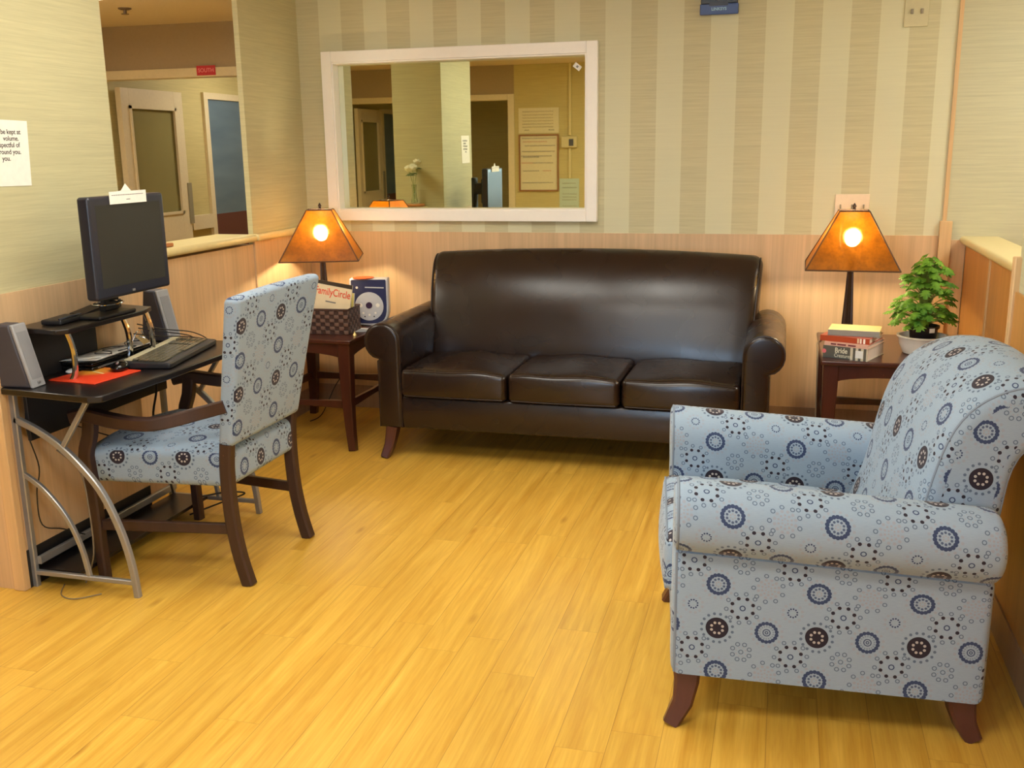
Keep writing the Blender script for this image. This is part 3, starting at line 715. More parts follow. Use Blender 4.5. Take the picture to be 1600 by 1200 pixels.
# armchair
BPa = [tuple(p) for p in catmull([Vector(a) for a in [(0.54, 0.28), (0.545, 0.40), (0.585, 0.50), (0.625, 0.62), (0.650, 0.74), (0.680, 0.85), (0.725, 0.930), (0.79, 0.982), (0.865, 1.008), (0.935, 0.998), (0.975, 0.95), (0.965, 0.885), (0.905, 0.85), (0.862, 0.78), (0.845, 0.65), (0.825, 0.40), (0.825, 0.20), (0.70, 0.19), (0.60, 0.20)]], 3, True)]
uF = Vector((0.992, 0.122)); wF = Vector((-0.122, 0.992)); o0 = Vector((-0.243, 2.491))+wF*0.415+uF*0.0
arm = thing('patterned_armchair', 'pale blue rolled arm armchair with a medallion print, at the right', 'armchair', (o0.x, o0.y, 0), math.atan2(-0.992, 0.122))
seating(arm, 0.578, 1, M_fabric, M_fabpipe, M_mahog, 0.052, BPa, 0.055, 0.045, seat_back=0.56, seat_top=0.50, back_r=0.04, depth=0.815)

# ------------------------------------------------------------------ desk chair
ch = thing('desk_chair', 'wooden armchair with medallion print seat and back pulled up to the desk', 'chair', (-2.15, 3.31, 0))
O = Vector((-2.15, 3.31, 0))
def L(x, y, z): return (x-O.x, y-O.y, z)
def bdf(x, y, z):   # x thickness, y width, z height  (world-like coords)
    t = (z-0.53)/0.56
    yc = 3.305; y2 = yc+(y-yc)*(1+0.11*t)
    u = (y2-yc)/0.29
    x2 = x+0.085*t+0.02*u*u*t+0.012*t*(y2-yc)/0.29*1.5
    z2 = z-0.012*math.sin(PI*(t))*0+0.010*u*t
    return L(x2, y2, z2)
MB().soft(-1.925, -1.862, 3.045, 3.565, 0.53, 1.083, 0.022, deform=bdf, ni=(2, 8, 10), drape='x', uvo=(0.02, 0.03)).build('backrest', M_fabric, ch)
def sdf(x, y, z):
    t = (-1.885-x)/0.58; yc = 3.31; y2 = yc+(y-yc)*(0.97+0.22*t)
    u = (y2-yc)/0.30; top = max(0, (z-0.38)/0.12)
    bow = -0.02*(1-u*u) if x < -2.35 else 0
    return L(x+bow, y2, z+0.035*top*(1-u*u)*(1-(2*t-1)**2*.7))
MB().soft(-2.455, -1.885, 3.05, 3.57, 0.372, 0.505, 0.03, deform=sdf, ni=(8, 8, 3), drape='z').build('seat', M_fabric, ch)
for s, yr, yf in ((-1, 3.066, 2.992), (1, 3.548, 3.632)):
    rl = [L(-1.895, yr, 0.54), L(-1.903, yr, 0.45), L(-1.903, yr, 0.34), L(-1.895, yr-s*-0.000, 0.22), L(-1.875, yr, 0.10), L(-1.848, yr, 0.0)]
    MB().bar(catmull(rl, 3), 0.044, 0.046, up=(1, 0, 0)).build('leg', M_chairwood, ch)
    yk = yf
    fl = [L(-2.411, yk, 0.0), L(-2.415, yk, 0.15), L(-2.420, yk, 0.36), L(-2.435, yk, 0.48), L(-2.41, yk, 0.56), L(-2.40, yk, 0.63)]
    MB().bar(catmull(fl, 3), [0.040]*16, [0.036]*4+[0.042]*4+[0.05]*8, up=(1, 0, 0)).build('leg', M_chairwood, ch)
    ap = [L(-1.875, yr-s*-0.0+s*0.022, 0.685), L(-1.98, yr+s*0.035, 0.655), L(-2.12, yf+s*0.020, 0.625), L(-2.27, yf+s*0.02, 0.625), L(-2.40, yf+s*0.006, 0.638), L(-2.475, yf, 0.625)]
    MB().bar(catmull(ap, 4), [0.030]*8+[0.045]*13, [0.046]*12+[0.050]*9).build('armrest', M_chairwood, ch)
    MB().bar([L(-2.43, yf, 0.215), L(-1.90, yr, 0.215)], 0.022, 0.040).build('stretcher', M_chairwood, ch)

# ------------------------------------------------------------------ computer desk
DT = 0.765
dk = thing('computer_desk', 'black topped computer desk with curved silver frames against the wall', 'desk', (-2.41, 3.32, 0))
def K(x, y, z): return (x+2.41, y-3.32, z)
def kbox(x0, x1, y0, y1, z0, z1): return MB().box(x0+2.41, x1+2.41, y0-3.32, y1-3.32, z0, z1)
MB().prism([(-2.622+2.41, 2.825-3.32), (-2.23+2.41, 2.775-3.32), (-2.19+2.41, 2.80-3.32), (-2.17+2.41, 3.15-3.32), (-2.17+2.41, 3.80-3.32), (-2.622+2.41, 3.80-3.32)], 'z', DT-0.024, DT).build('desktop', M_blackboard, dk, bevel=0.004)
kbox(-2.600, -2.585, 2.90, 3.74, 0.553, DT-0.025).build('modesty_panel', M_black, dk, bevel=0.002)
MB().prism([(-2.622+2.41, 2.93-3.32), (-2.43+2.41, 2.90-3.32), (-2.40+2.41, 2.93-3.32), (-2.40+2.41, 3.36-3.32), (-2.43+2.41, 3.46-3.32), (-2.622+2.41, 3.50-3.32)], 'z', 0.945, 0.963).build('raised_shelf', M_blackboard, dk, bevel=0.003)
kbox(-2.612, -2.600, 2.96, 3.33, DT, 0.945).build('back_panel', M_black, dk, smooth=False)
for y in (2.98, 3.30, 3.41):
    xx = -2.45 if y < 3.4 else -2.425
    MB().tube(catmull([K(xx, y, 0.946), K(xx+0.012, y+0.01, 0.88), K(xx+0.008, y+0.015, 0.80), K(xx-0.004, y+0.01, DT)], 4), 0.011, 10).build('shelf_support', M_chrome, dk)
for y in (2.875, 3.755):
    mb = MB()
    mb.bar([K(-2.62, y, DT-0.025), K(-2.62, y, 0.0)], 0.022, 0.024, up=(1, 0, 0))
    mb.bar([K(-2.62, y, 0.055), K(-2.20, y, 0.055)], 0.018, 0.018)
    arc = [K(-2.62, y, 0.64), K(-2.53, y, 0.602), K(-2.438, y, 0.545), K(-2.35, y, 0.462), K(-2.285, y, 0.375), K(-2.23, y, 0.245), K(-2.20, y, 0.12), K(-2.188, y, 0.0)]
    mb.bar(catmull(arc, 4), 0.022, 0.024, up=(0.7, 0, 0.7))
    arc = [K(-2.62, y, 0.437), K(-2.54, y, 0.385), K(-2.455, y, 0.285), K(-2.405, y, 0.17), K(-2.383, y, 0.055)]
    mb.bar(catmull(arc, 5), 0.016, 0.018, up=(0.7, 0, 0.7))
    mb.bar([K(-2.435, y, 0.545), K(-2.30, y, DT-0.025)], 0.018, 0.018, up=(1, 0, 0))
    mb.build('side_frame', M_silver, dk)
kbox(-2.61, -2.436, 2.889, 3.745, 0.050, 0.066).build('lower_shelf', M_blackboard, dk, bevel=0.002)
MB().bar([K(-2.60, 2.88, 0.10), K(-2.60, 3.75, 0.10)], 0.018, 0.03).build('cross_bar', M_silver, dk)

# monitor
mo = thing('computer_monitor', 'black flat computer monitor with a paper label on top, on the desk shelf', 'monitor', (-2.34, 3.21, 0.963))
def Q(x, y, z): return (x+2.34, y-3.21, z-0.963)
M_bez = plain('charcoal bezel plastic', srgb(40, 42, 52), 0.3)
def m_screen():
    t = NT('dark glossy screen'); t.bsdf(t.mix(t.noise(t.obj(), 3, 2), srgb(42, 42, 38), srgb(56, 56, 52)), 0.38, 0, 0.35); return t.m
y0, y1, z0, z1 = 3.005, 3.448, 1.050, 1.412
q0, q1 = Q(-2.372, y0, z0), Q(-2.322, y1, z1)
MB().soft(q0[0], q1[0], q0[1], q1[1], q0[2], q1[2], 0.012, ni=(2, 8, 8), deform=lambda x, y, z: (x, y, z)).build('bezel', M_bez, mo)
b = MB(); a0, a1 = Q(-2.3235, y0+0.034, z0+0.040), Q(-2.3215, y1-0.030, z1-0.030)
b.box(a0[0], a1[0], a0[1], a1[1], a0[2], a1[2]).build('screen', m_screen(), mo, smooth=False)
MB().soft(-0.075, -0.03, -0.13, 0.13, 0.16, 0.37, 0.02, ni=(2, 4, 4)).build('rear_housing', M_black, mo)
MB().box(-0.160, -0.130, 0.02, 0.11, 0.012, 0.375).box(-0.135, -0.07, 0.025, 0.105, 0.24, 0.33).build('stand_column', M_black, mo, bevel=0.006)
MB().soft(-0.17, -0.065, -0.10, 0.12, 0.0, 0.014, 0.006, ni=(4, 4, 1)).build('stand_base', M_black, mo)
MB().tube([(-0.10+0.045*math.cos(a*PI/8), 0.0+0.07*math.sin(a*PI/8), 0.05) for a in range(16)]+[(-0.055, 0, 0.05)], 0.003, 6).build('cable_ring', M_chrome, mo)
MB().box(0.0195, 0.0210, -0.010, 0.006, 0.100, 0.108).build('badge', M_silver, mo, smooth=False)
# label on the monitor
nl = thing('paper_label', 'folded white paper label taped over the monitor top edge', 'label', (-2.318, 3.225, 1.40))
MB().box(-0.0005, 0.0005, -0.108, 0.108, -0.018, 0.026).build('strip', M_pap, nl, smooth=False)
MB().prism([(-0.055, 0.026), (0.03, 0.026), (0.0, 0.052), (-0.028, 0.028)], 'x', -0.008, -0.007).build('torn_flap', M_pap, nl, smooth=False)
mb = MB()
xx = -0.095; rr = random.Random(5)
while xx < 0.090:
    l_ = rr.uniform(0.005, 0.012); mb.box(0.0005, 0.0008, xx, xx+l_, 0.012, 0.0145); xx += l_+0.002
mb.box(0.0005, 0.0008, -0.012, 0.010, -0.005, -0.0022)
mb.build('print_line', plain('grey print', srgb(120, 115, 112), .6), nl, smooth=False)

# speakers: wedge cabinets, silver front fascia
M_spk = plain('graphite speaker plastic', srgb(68, 66, 74), 0.5); M_spf = plain('silver speaker fascia', srgb(150, 150, 152), 0.4)
def speaker(x, y, rz, lab):
    t = thing('desktop_speaker', lab, 'speaker', (x, y, DT+0.0005), rz, 'desktop speakers')
    P = [(-0.105, 0), (0.045, 0), (-0.012, 0.222), (-0.075, 0.222)]
    MB().prism(P, 'y', -0.034, 0.034).build('cabinet', M_spk, t, bevel=0.008)
    MB().prism([(0.047, 0.0), (0.058, 0.0), (0.003, 0.222), (-0.010, 0.222)], 'y', -0.035, 0.035).build('fascia', M_spf, t, bevel=0.004)
    MB().prism([(0.050, 0.03), (0.0520, 0.03), (0.011, 0.195), (0.009, 0.195)], 'y', -0.025, 0.025).build('grille', plain('speaker grille cloth', srgb(132, 132, 134), .8), t, smooth=False)
    kb = MB().lathe([(0.006, 0), (0.006, 0.006), (0.004, 0.007)], n=12); kb.xf(basis((0.054, -0.0, 0.018), (0, 1, 0), (0, 0, 1))); kb.build('knob', M_silver, t)
    return t
speaker(-2.555, 2.87, math.radians(3), 'graphite wedge speaker at the near left end of the desk')
speaker(-2.572, 3.745, math.radians(-8), 'graphite wedge speaker at the far end of the desk behind the keyboard')

# keyboard
kbT = thing('computer_keyboard', 'black full size keyboard with a silver top strip on the desk edge', 'keyboard', (-2.352, 3.445, DT+0.0005), math.radians(101.5))
# local x along length (toward far end), local y toward wall
MB().soft(-0.25, 0.25, -0.10, 0.085, 0.0, 0.024, 0.008, ni=(6, 4, 1), deform=lambda x, y, z: (x, y, z+0.008*(y+0.1)/0.18*(z > .01))).build('case', M_black, kbT)
MB().box(-0.240, 0.240, 0.052, 0.082, 0.029, 0.036).build('top_strip', plain('champagne strip', srgb(196, 186, 150), .4), kbT, bevel=0.001)
M_key = plain('key caps', srgb(92, 86, 68), 0.2)
keys = []
for r in range(6):
    yk = 0.040-r*0.0205; n_ = 22
    for c in range(n_):
        if c in (15, 19) and r < 5: continue
        if r == 5 and 4 <= c <= 9: continue
        keys.append((-0.228+c*0.0210, yk))
keys.append(None)
mb0 = MB().box(-0.0088, 0.0088, -0.0088, 0.0088, 0, 0.006).build('key', M_key, kbT, bevel=0.0015)
mb0.location = (keys[0][0], keys[0][1], 0.027+0.006*(keys[0][1]+.1)/.18)
near = sorted([k for k in keys[1:] if k], key=lambda k: -k[1]*0+k[0])
for k in near[:97]:
    o = mb0.copy(); C.objects.link(o); o.location = (k[0], k[1], 0.024+0.008*(k[1]+.1)/.18)
rest = MB()
for k in near[97:]: 
    z_ = 0.024+0.008*(k[1]+.1)/.18; rest.box(k[0]-.0088, k[0]+.0088, k[1]-.0088, k[1]+.0088, z_, z_+0.006)
rest.box(-0.150, -0.045, -0.0665, -0.049, 0.026, 0.0315)
rk = rest.build('far_keys', M_key, kbT, smooth=False); rk['kind'] = 'stuff'

# mouse, pad, papers, laptop
def m_pad():
    t = NT('orange printed mouse pad'); p = t.obj(); s = t.n('ShaderNodeSeparateXYZ'); t.l(p, s.inputs[0])
    n1 = t.noise(p, 9, 2)
    d = t.math('SQRT', t.math('ADD', t.math('POWER', t.math('SUBTRACT', s.outputs[0], -0.06), 2), t.math('POWER', t.math('SUBTRACT', s.outputs[1], 0.05), 2)))
    g = t.math('SUBTRACT', 1.0, t.math('DIVIDE', t.math('ADD', d, t.math('MULTIPLY', t.math('SUBTRACT', n1, .5), .05)), 0.09), clamp=True)
    c = t.mix(g, srgb(226, 66, 30), srgb(250, 190, 60))
    ln = t.math('LESS_THAN', t.math('ABSOLUTE', t.math('SUBTRACT', s.outputs[1], t.math('ADD', 0.03, t.math('MULTIPLY', s.outputs[0], -0.3)))), 0.004)
    ln = t.math('MULTIPLY', ln, t.math('LESS_THAN', t.math('ABSOLUTE', t.math('ADD', s.outputs[0], 0.02)), 0.035))
    c = t.mix(ln, c, srgb(255, 236, 170)); t.bsdf(c, 0.5); return t.m
pd = MB().box(-0.105, 0.105, -0.118, 0.118, 0, 0.004).build('mouse_pad', m_pad(), bevel=0.001)
pd.location = (-2.415, 3.065, DT+0.0005); pd.rotation_euler = (0, 0, math.radians(-6)); tag(pd, 'bright orange red mouse pad on the desk front corner', 'mouse pad')
ms = thing('computer_mouse', 'glossy black mouse beside the keyboard', 'mouse', (-2.378, 3.160, DT+0.005), math.radians(-70))
MB().sphere((0, 0, 0.012), 0.052, 12, (1.0, 0.62, 0.42)).build('shell', plain('glossy black', srgb(16, 14, 14), .12), ms)
MB().tube([(0.02, 0, 0.033), (0.035, 0, 0.03)], 0.004, 8).build('wheel', M_silver, ms)
lp = thing('document_tray', 'flat glossy black tray under loose papers on the desk', 'tray', (-2.543, 3.335, DT+0.0005), math.radians(1))
MB().soft(-0.062, 0.075, -0.22, 0.21, 0.0, 0.018, 0.007, ni=(4, 4, 1)).build('body', plain('glossy black', srgb(16, 14, 14), .12), lp)
MB().soft(-0.062, 0.075, -0.22, 0.21, 0.020, 0.034, 0.005, ni=(4, 4, 1)).build('lid', plain('glossy black', srgb(16, 14, 14), .12), lp)
MB().box(0.073, 0.078, -0.19, 0.18, 0.010, 0.0135).build('trim_strip', M_silver, lp, smooth=False)
def sheet(P, z, lab):
    mb = MB(); n_ = 8; A, B_, C_, D_ = [Vector(p) for p in P]
    vs = []; fs = []
    for i in range(n_+1):
        for j in range(n_+1):
            u, v = i/n_, j/n_; p = A*(1-u)*(1-v)+B_*u*(1-v)+C_*u*v+D_*(1-u)*v
            vs.append((p.x, p.y, z+0.004*math.sin(u*2.5)*v))
    for i in range(n_):
        for j in range(n_): a = i*(n_+1)+j; fs.append((a, a+n_+1, a+n_+2, a+1))
    o = mb.add(vs, fs).build('paper_sheet', M_pap); sd = o.modifiers.new('s', 'SOLIDIFY'); sd.thickness = 0.0006
    tag(o, lab, 'paper', 'papers on the tray'); return o
sheet([(-2.596, 3.10), (-2.475, 3.20), (-2.472, 3.52), (-2.596, 3.50)], DT+0.0405, 'white sheet of paper lying across the black tray')
sheet([(-2.590, 3.13), (-2.478, 3.16), (-2.476, 3.36), (-2.585, 3.38)], DT+0.0365, 'folded white sheet under the top paper, near the shelf support')
wm = thing('webcam', 'small white oval gadget on the desk beside the left speaker', 'gadget', (-2.535, 3.09, DT+0.0005), 0.3)
MB().sphere((0, 0, 0.008), 0.026, 10, (0.8, 1.2, 0.30)).build('shell', plain('white plastic', srgb(220, 220, 215), .3), wm)
MB().sphere((0.012, 0, 0.012), 0.012, 8, (1, 1, .6)).build('button', plain('dark cap', srgb(50, 50, 54), .3), wm)
ud = thing('modem', 'flat black box with rounded lid on the left end of the raised shelf', 'modem', (-2.525, 3.06, 0.9635), 0.12)
MB().soft(-0.04, 0.04, -0.075, 0.075, 0.0, 0.018, 0.006, ni=(2, 4, 1)).build('case', M_black, ud)
MB().tube([(0.03, -0.07, 0.019), (0.035, 0, 0.024), (0.03, 0.07, 0.019)], 0.004, 6).build('rim', plain('dark rim', srgb(50, 52, 66), .25), ud)
th2 = thing('document_folder', 'thin black folder lying on the raised shelf behind the monitor', 'folder', (-2.580, 3.32, 0.9635), 0.05)
MB().box(-0.033, 0.033, -0.12, 0.12, 0.0, 0.008).build('cover', M_black, th2, bevel=0.002)
MB().prism([(-0.12, 0.008), (0.12, 0.008), (0.12, 0.03)], 'x', -0.032, 0.032).build('raised_flap', M_black, th2, smooth=False)
hs = thing('chrome_paper_clip', 'shiny chrome bulldog clip gadget under the raised shelf', 'clip', (-2.50, 3.46, DT+0.046), 0.2)
MB().tube([(-0.02, -0.03, 0.004), (0.0, -0.02, 0.05), (0.0, 0.02, 0.05), (0.02, 0.03, 0.004)], 0.003, 8).build('handle', M_chrome, hs)
MB().prism([(-0.03, 0.0), (0.03, 0.0), (0.0, 0.03)], 'y', -0.03, 0.03).build('jaw', M_chrome, hs)

# cables
M_cab = plain('black cable', srgb(22, 20, 20), 0.4); M_gcab = plain('grey cable', srgb(120, 108, 90), 0.5)
def cable(pts, lab, r=0.0025, mat=None):
    return tag(MB().tube(catmull(pts, 6), r, 6).build('cable', mat or M_cab), lab, 'cable', 'computer cables')
zt = DT+0.004
cable([(-2.46, 3.40, 0.90), (-2.42, 3.52, 0.86), (-2.38, 3.64, 0.83), (-2.36, 3.72, 0.79), (-2.42, 3.78, zt)], 'black cable arching from under the shelf over the far desk end')
cable([(-2.47, 3.42, 0.88), (-2.43, 3.54, 0.845), (-2.40, 3.66, 0.81), (-2.44, 3.76, zt)], 'second black cable sagging behind the keyboard')
cable([(-2.48, 3.40, 0.86), (-2.45, 3.55, 0.825), (-2.42, 3.68, 0.80), (-2.35, 3.78, zt)], 'lowest black cable behind the keyboard')
cable([(-2.45, 3.20, DT+0.054), (-2.47, 3.24, DT+0.054), (-2.54, 3.28, DT+0.051), (-2.50, 3.36, DT+0.052), (-2.55, 3.44, DT+0.052), (-2.49, 3.50, DT+0.052)], 'thin cable looped over the white papers', 0.002)
cable([(-2.46, 3.23, DT+0.049), (-2.53, 3.22, DT+0.049), (-2.56, 3.33, DT+0.050), (-2.46, 3.38, DT+0.051), (-2.47, 3.28, DT+0.050)], 'thin curled cable on the papers near the mouse', 0.002)
cable([(-2.605, 2.93, 0.75), (-2.60, 2.90, 0.60), (-2.585, 2.92, 0.45), (-2.60, 2.91, 0.35), (-2.612, 2.93, 0.22), (-2.60, 3.02, 0.17), (-2.57, 3.10, 0.12)], 'black cable hanging down the back post of the near desk frame')
cable([(-2.50, 2.92, 0.52), (-2.42, 2.93, 0.44), (-2.40, 2.93, 0.30), (-2.41, 2.94, 0.12), (-2.45, 2.93, 0.005)], 'grey cable bowed inside the near desk frame', 0.003, M_gcab)
cable([(-2.52, 2.90, 0.004), (-2.47, 2.82, 0.004), (-2.40, 2.80, 0.004), (-2.33, 2.86, 0.004)], 'thin cable loop on the floor at the near desk frame', 0.002, M_gcab)
cable([(-2.58, 3.60, 0.72), (-2.56, 3.63, 0.6), (-2.585, 3.62, 0.45), (-2.57, 3.64, 0.3), (-2.55, 3.66, 0.1)], 'black cable hanging at the far desk frame', 0.005)
cable([(-2.50, 3.45, 0.50), (-2.46, 3.40, 0.47), (-2.44, 3.30, 0.46), (-2.46, 3.20, 0.49), (-2.56, 3.10, 0.56)], 'black cable sagging below the desktop')
cable([(-2.45, 3.62, 0.02), (-2.35, 3.72, 0.05), (-2.28, 3.80, 0.07), (-2.32, 3.72, 0.10), (-2.42, 3.66, 0.09)], 'coil of cable on the floor at the far desk foot', 0.004)

# ------------------------------------------------------------------ end tables
def end_table(x0, x1, y0, y1, lab, group='matching dark end tables'):
    t = thing('end_table', lab, 'side table', ((x0+x1)/2, (y0+y1)/2, 0), 0, group)
    w_, d_2 = (x1-x0)/2, (y1-y0)/2
    MB().box(-w_, w_, -d_2, d_2, 0.578, 0.60).build('tabletop', M_cherry, t, bevel=0.006)
    for s in (-1, 1):
        P = [(-w_+.02, 0.578), (w_-.02, 0.578), (w_-.02, 0.50)]+[((w_-.06)*math.cos(k*PI/12), 0.49+0.035*math.sin(k*PI/12)) for k in range(13)]+[(-w_+.02, 0.50)]
        MB().prism(P, 'y', s*(d_2-0.030)-0.011, s*(d_2-0.030)+0.011).build('apron', M_cherry, t, bevel=0.002)
        P = [(-d_2+.02, 0.578), (d_2-.02, 0.578), (d_2-.02, 0.50)]+[((d_2-.06)*math.cos(k*PI/12), 0.49+0.035*math.sin(k*PI/12)) for k in range(13)]+[(-d_2+.02, 0.50)]
        MB().prism(P, 'x', s*(w_-0.030)-0.011, s*(w_-0.030)+0.011).build('apron', M_cherry, t, bevel=0.002)
        for q in (-1, 1):
            pts = [(s*(w_-.046), q*(d_2-.046), 0.578), (s*(w_-.046), q*(d_2-.046), 0.44), (s*(w_-.044), q*(d_2-.044), 0.28), (s*(w_-.034), q*(d_2-.034), 0.12), (s*(w_-.018), q*(d_2-.018), 0.0)]
            MB().bar(pts, [0.070, 0.064, 0.056, 0.046, 0.040], [0.070, 0.064, 0.056, 0.046, 0.040], up=(0, 1, 0), ch=.06).build('leg', M_cherry, t)
    for s in (-1, 1):
        P = [(-w_+.05, 0.27), (0, 0.262), (w_-.05, 0.27), (w_-.05, 0.225), (0, 0.232), (-w_+.05, 0.225)]
        MB().prism(P, 'y', s*(d_2-0.040)-0.010, s*(d_2-0.040)+0.010).build('stretcher', M_cherry, t, bevel=0.002)
        P = [(-d_2+.05, 0.27), (0, 0.262), (d_2-.05, 0.27), (d_2-.05, 0.225), (0, 0.232), (-d_2+.05, 0.225)]
        MB().prism(P, 'x', s*(w_-0.040)-0.010, s*(w_-0.040)+0.010).build('stretcher', M_cherry, t, bevel=0.002)
end_table(-2.750, -2.150, 4.715, 5.44, 'dark cherry end table left of the sofa holding the basket and radio')
end_table(0.190, 0.790, 4.670, 5.42, 'dark cherry end table right of the sofa holding books and a plant')

# ------------------------------------------------------------------ lamps
def m_mica():
    t = NT('amber mica shade'); p = t.obj()
    n1 = t.noise(p, 22, 5, 0.7); n2 = t.noise(p, 90, 3, 0.6)
    f = t.math('MULTIPLY', t.math('SUBTRACT', t.math('ADD', t.math('MULTIPLY', n1, .7), t.math('MULTIPLY', n2, .45)), .35), 2.0, clamp=True)
    c = t.mix(f, srgb(70, 36, 3), srgb(142, 82, 10))
    tr = t.n('ShaderNodeBsdfTranslucent'); t.l(c, tr.inputs[0])
    di = t.n('ShaderNodeBsdfPrincipled'); t.l(c, di.inputs['Base Color']); di.inputs['Roughness'].default_value = 0.35
    tp = t.n('ShaderNodeBsdfRefraction'); tp.inputs[0].default_value = (1.0, 0.70, 0.25, 1); tp.inputs['Roughness'].default_value = 0.5; tp.inputs['IOR'].default_value = 1.3
    tq = t.n('ShaderNodeBsdfTransparent'); tq.inputs[0].default_value = (1.0, 0.75, 0.4, 1)
    m1 = t.n('ShaderNodeMixShader'); m1.inputs[0].default_value = 0.5; t.l(tr.outputs[0], m1.inputs[1]); t.l(di.outputs[0], m1.inputs[2])
    m2 = t.n('ShaderNodeMixShader'); m2.inputs[0].default_value = 0.12; t.l(m1.outputs[0], m2.inputs[1]); t.l(tp.outputs[0], m2.inputs[2])
    m3 = t.n('ShaderNodeMixShader'); m3.inputs[0].default_value = 0.06; t.l(m2.outputs[0], m3.inputs[1]); t.l(tq.outputs[0], m3.inputs[2])
    t.l(m3.outputs[0], t.out.inputs[0]); return t.m
M_mica = m_mica(); M_bulb = emit('lit lamp bulb', (1.0, 0.80, 0.48), BULB_STR)
M_bronze = plain('dark bronze metal', srgb(66, 50, 42), 0.35, metal=0.5)
def lamp(x, y, rz, lab):
    t = thing('table_lamp', lab, 'lamp', (x, y, 0.6005), rz, 'lit amber table lamps')
    MB().prism([(-.06, -.06), (.06, -.06), (.06, .06), (-.06, .06)], 'z', 0, 0.012).build('base', M_bronze, t, bevel=0.004)
    R = []
    for z, w_ in ((0.012, .036), (0.03, .031), (0.10, .027), (0.22, .021), (0.34, .0155), (0.375, .013), (0.385, .018), (0.395, .018)):
        ring = []
        for k in range(24):
            a = 2*PI*k/24; rr = w_*(1.0 if k % 2 else 0.88); sq = 1/max(abs(math.cos(a)), abs(math.sin(a)))**0.5
            ring.append((rr*sq*math.cos(a), rr*sq*math.sin(a), z))
        R.append(ring)
    MB().rings(R).build('column', M_bronze, t)
    MB().tube([(0, 0, 0.395), (0, 0, 0.455)], 0.014, 12).build('socket', M_bronze, t)
    hp = MB()
    for s in (-1, 1): hp.tube(catmull([(s*.012, 0, 0.41), (s*.05, 0, 0.46), (s*.058, 0, 0.54), (s*.03, 0, 0.62), (0, 0, 0.645)], 5), 0.0022, 6)
    hp.build('harp', M_bronze, t)
    MB().sphere((0, 0, 0.508), 0.034, 14, (1, 1, 1.05)).build('bulb', M_bulb, t)
    zb, zt_, wb, wt = 0.378, 0.645, 0.212, 0.068
    sh = MB(); c = [(-1, -1), (1, -1), (1, 1), (-1, 1)]
    outer = [[(a*wb, b_*wb, zb) for a, b_ in c], [(a*wt, b_*wt, zt_) for a, b_ in c]]
    v = outer[0]+outer[1]; sh.add(v, [(i, (i+1) % 4, 4+(i+1) % 4, 4+i) for i in range(4)])
    so = sh.build('lamp_shade', M_mica, t, smooth=False)
    tr = MB()
    for i in range(4):
        a, b_ = c[i], c[(i+1) % 4]
        tr.tube([(a[0]*wb, a[1]*wb, zb), (b_[0]*wb, b_[1]*wb, zb)], 0.004, 6); tr.tube([(a[0]*wt, a[1]*wt, zt_), (b_[0]*wt, b_[1]*wt, zt_)], 0.003, 6)
        tr.tube([(a[0]*wb, a[1]*wb, zb), (a[0]*wt, a[1]*wt, zt_)], 0.0036, 6)
    tr.build('shade_binding', plain('brown binding', srgb(84, 56, 32), .6), so)
    sp_ = MB(); sp_.tube([(-wt, 0, zt_), (wt, 0, zt_)], 0.002, 6); sp_.tube([(0, -wt, zt_), (0, wt, zt_)], 0.002, 6); sp_.build('spider', M_bronze, so)
    MB().lathe([(0.004, 0.645), (0.009, 0.652), (0.006, 0.658), (0.010, 0.666), (0.004, 0.678), (0.001, 0.682)], n=14).build('finial', M_bronze, t)
lamp(-2.492, 5.16, math.radians(20), 'lit amber pyramid shade lamp in the left corner beside the mirror')
lamp(0.322, 5.15, math.radians(-1), 'lit amber pyramid shade lamp right of the sofa behind the books')

# ------------------------------------------------------------------ basket, magazines, radio
bk = thing('woven_basket', 'brown woven basket holding magazines on the left end table', 'basket', (-2.405, 4.955, 0.6005), math.radians(4))
def m_weave():
    t = NT('brown woven strips'); ck = t.n('ShaderNodeTexWave', wave_type='BANDS', bands_direction='X'); p = t.obj()
    a = t.n('ShaderNodeSeparateXYZ'); t.l(p, a.inputs[0])
    h1 = t.math('ADD', a.outputs[0], a.outputs[1])
    s1 = t.math('SINE', t.math('MULTIPLY', h1, 120)); s2 = t.math('SINE', t.math('MULTIPLY', a.outputs[2], 150))
    f = t.math('ADD', 0.5, t.math('MULTIPLY', t.math('MULTIPLY', s1, s2), 2.2), clamp=True)
    f = t.math('MULTIPLY', f, t.math('ADD', 0.7, t.math('MULTIPLY', t.math('ABSOLUTE', s2), 0.3)))
    t.bsdf(t.mix(f, srgb(58, 38, 34), srgb(112, 84, 72)), 0.45, bump=f, bstr=0.8, bdist=0.006); return t.m
M_weave = m_weave()
bw, bd2, bh = 0.175, 0.095, 0.135
b = MB(); b.box(-bw, bw, -bd2, -bd2+.008, 0, bh).box(-bw, bw, bd2-.008, bd2, 0, bh).box(-bw, -bw+.008, -bd2+.008, bd2-.008, 0, bh).box(bw-.008, bw, -bd2+.008, bd2-.008, 0, bh).box(-bw+.008, bw-.008, -bd2+.008, bd2-.008, 0, .006)
b.build('body', M_weave, bk, bevel=0.002)
MB().tube([(-bw, -bd2, bh), (bw, -bd2, bh), (bw, bd2, bh), (-bw, bd2, bh), (-bw, -bd2, bh)], 0.005, 6).build('rim', plain('basket rim', srgb(74, 50, 44), .5), bk)
def magazine(loc, rot, w_, h_, th_, cover, lab):
    t = thing('magazine', lab, 'magazine', loc, 0, 'magazines in the basket'); t.rotation_euler = rot
    MB().box(-w_/2, w_/2, -th_/2, th_/2, 0.0, h_).build('pages', M_pap, t, smooth=False)
    MB().box(-w_/2-.001, w_/2+.001, -th_/2-.0015, -th_/2-.0002, -0.001, h_+.001).build('cover', cover, t, smooth=False)
    return t
M_cov = plain('cream magazine cover', srgb(226, 208, 172), .35, var=.12, scale=12)
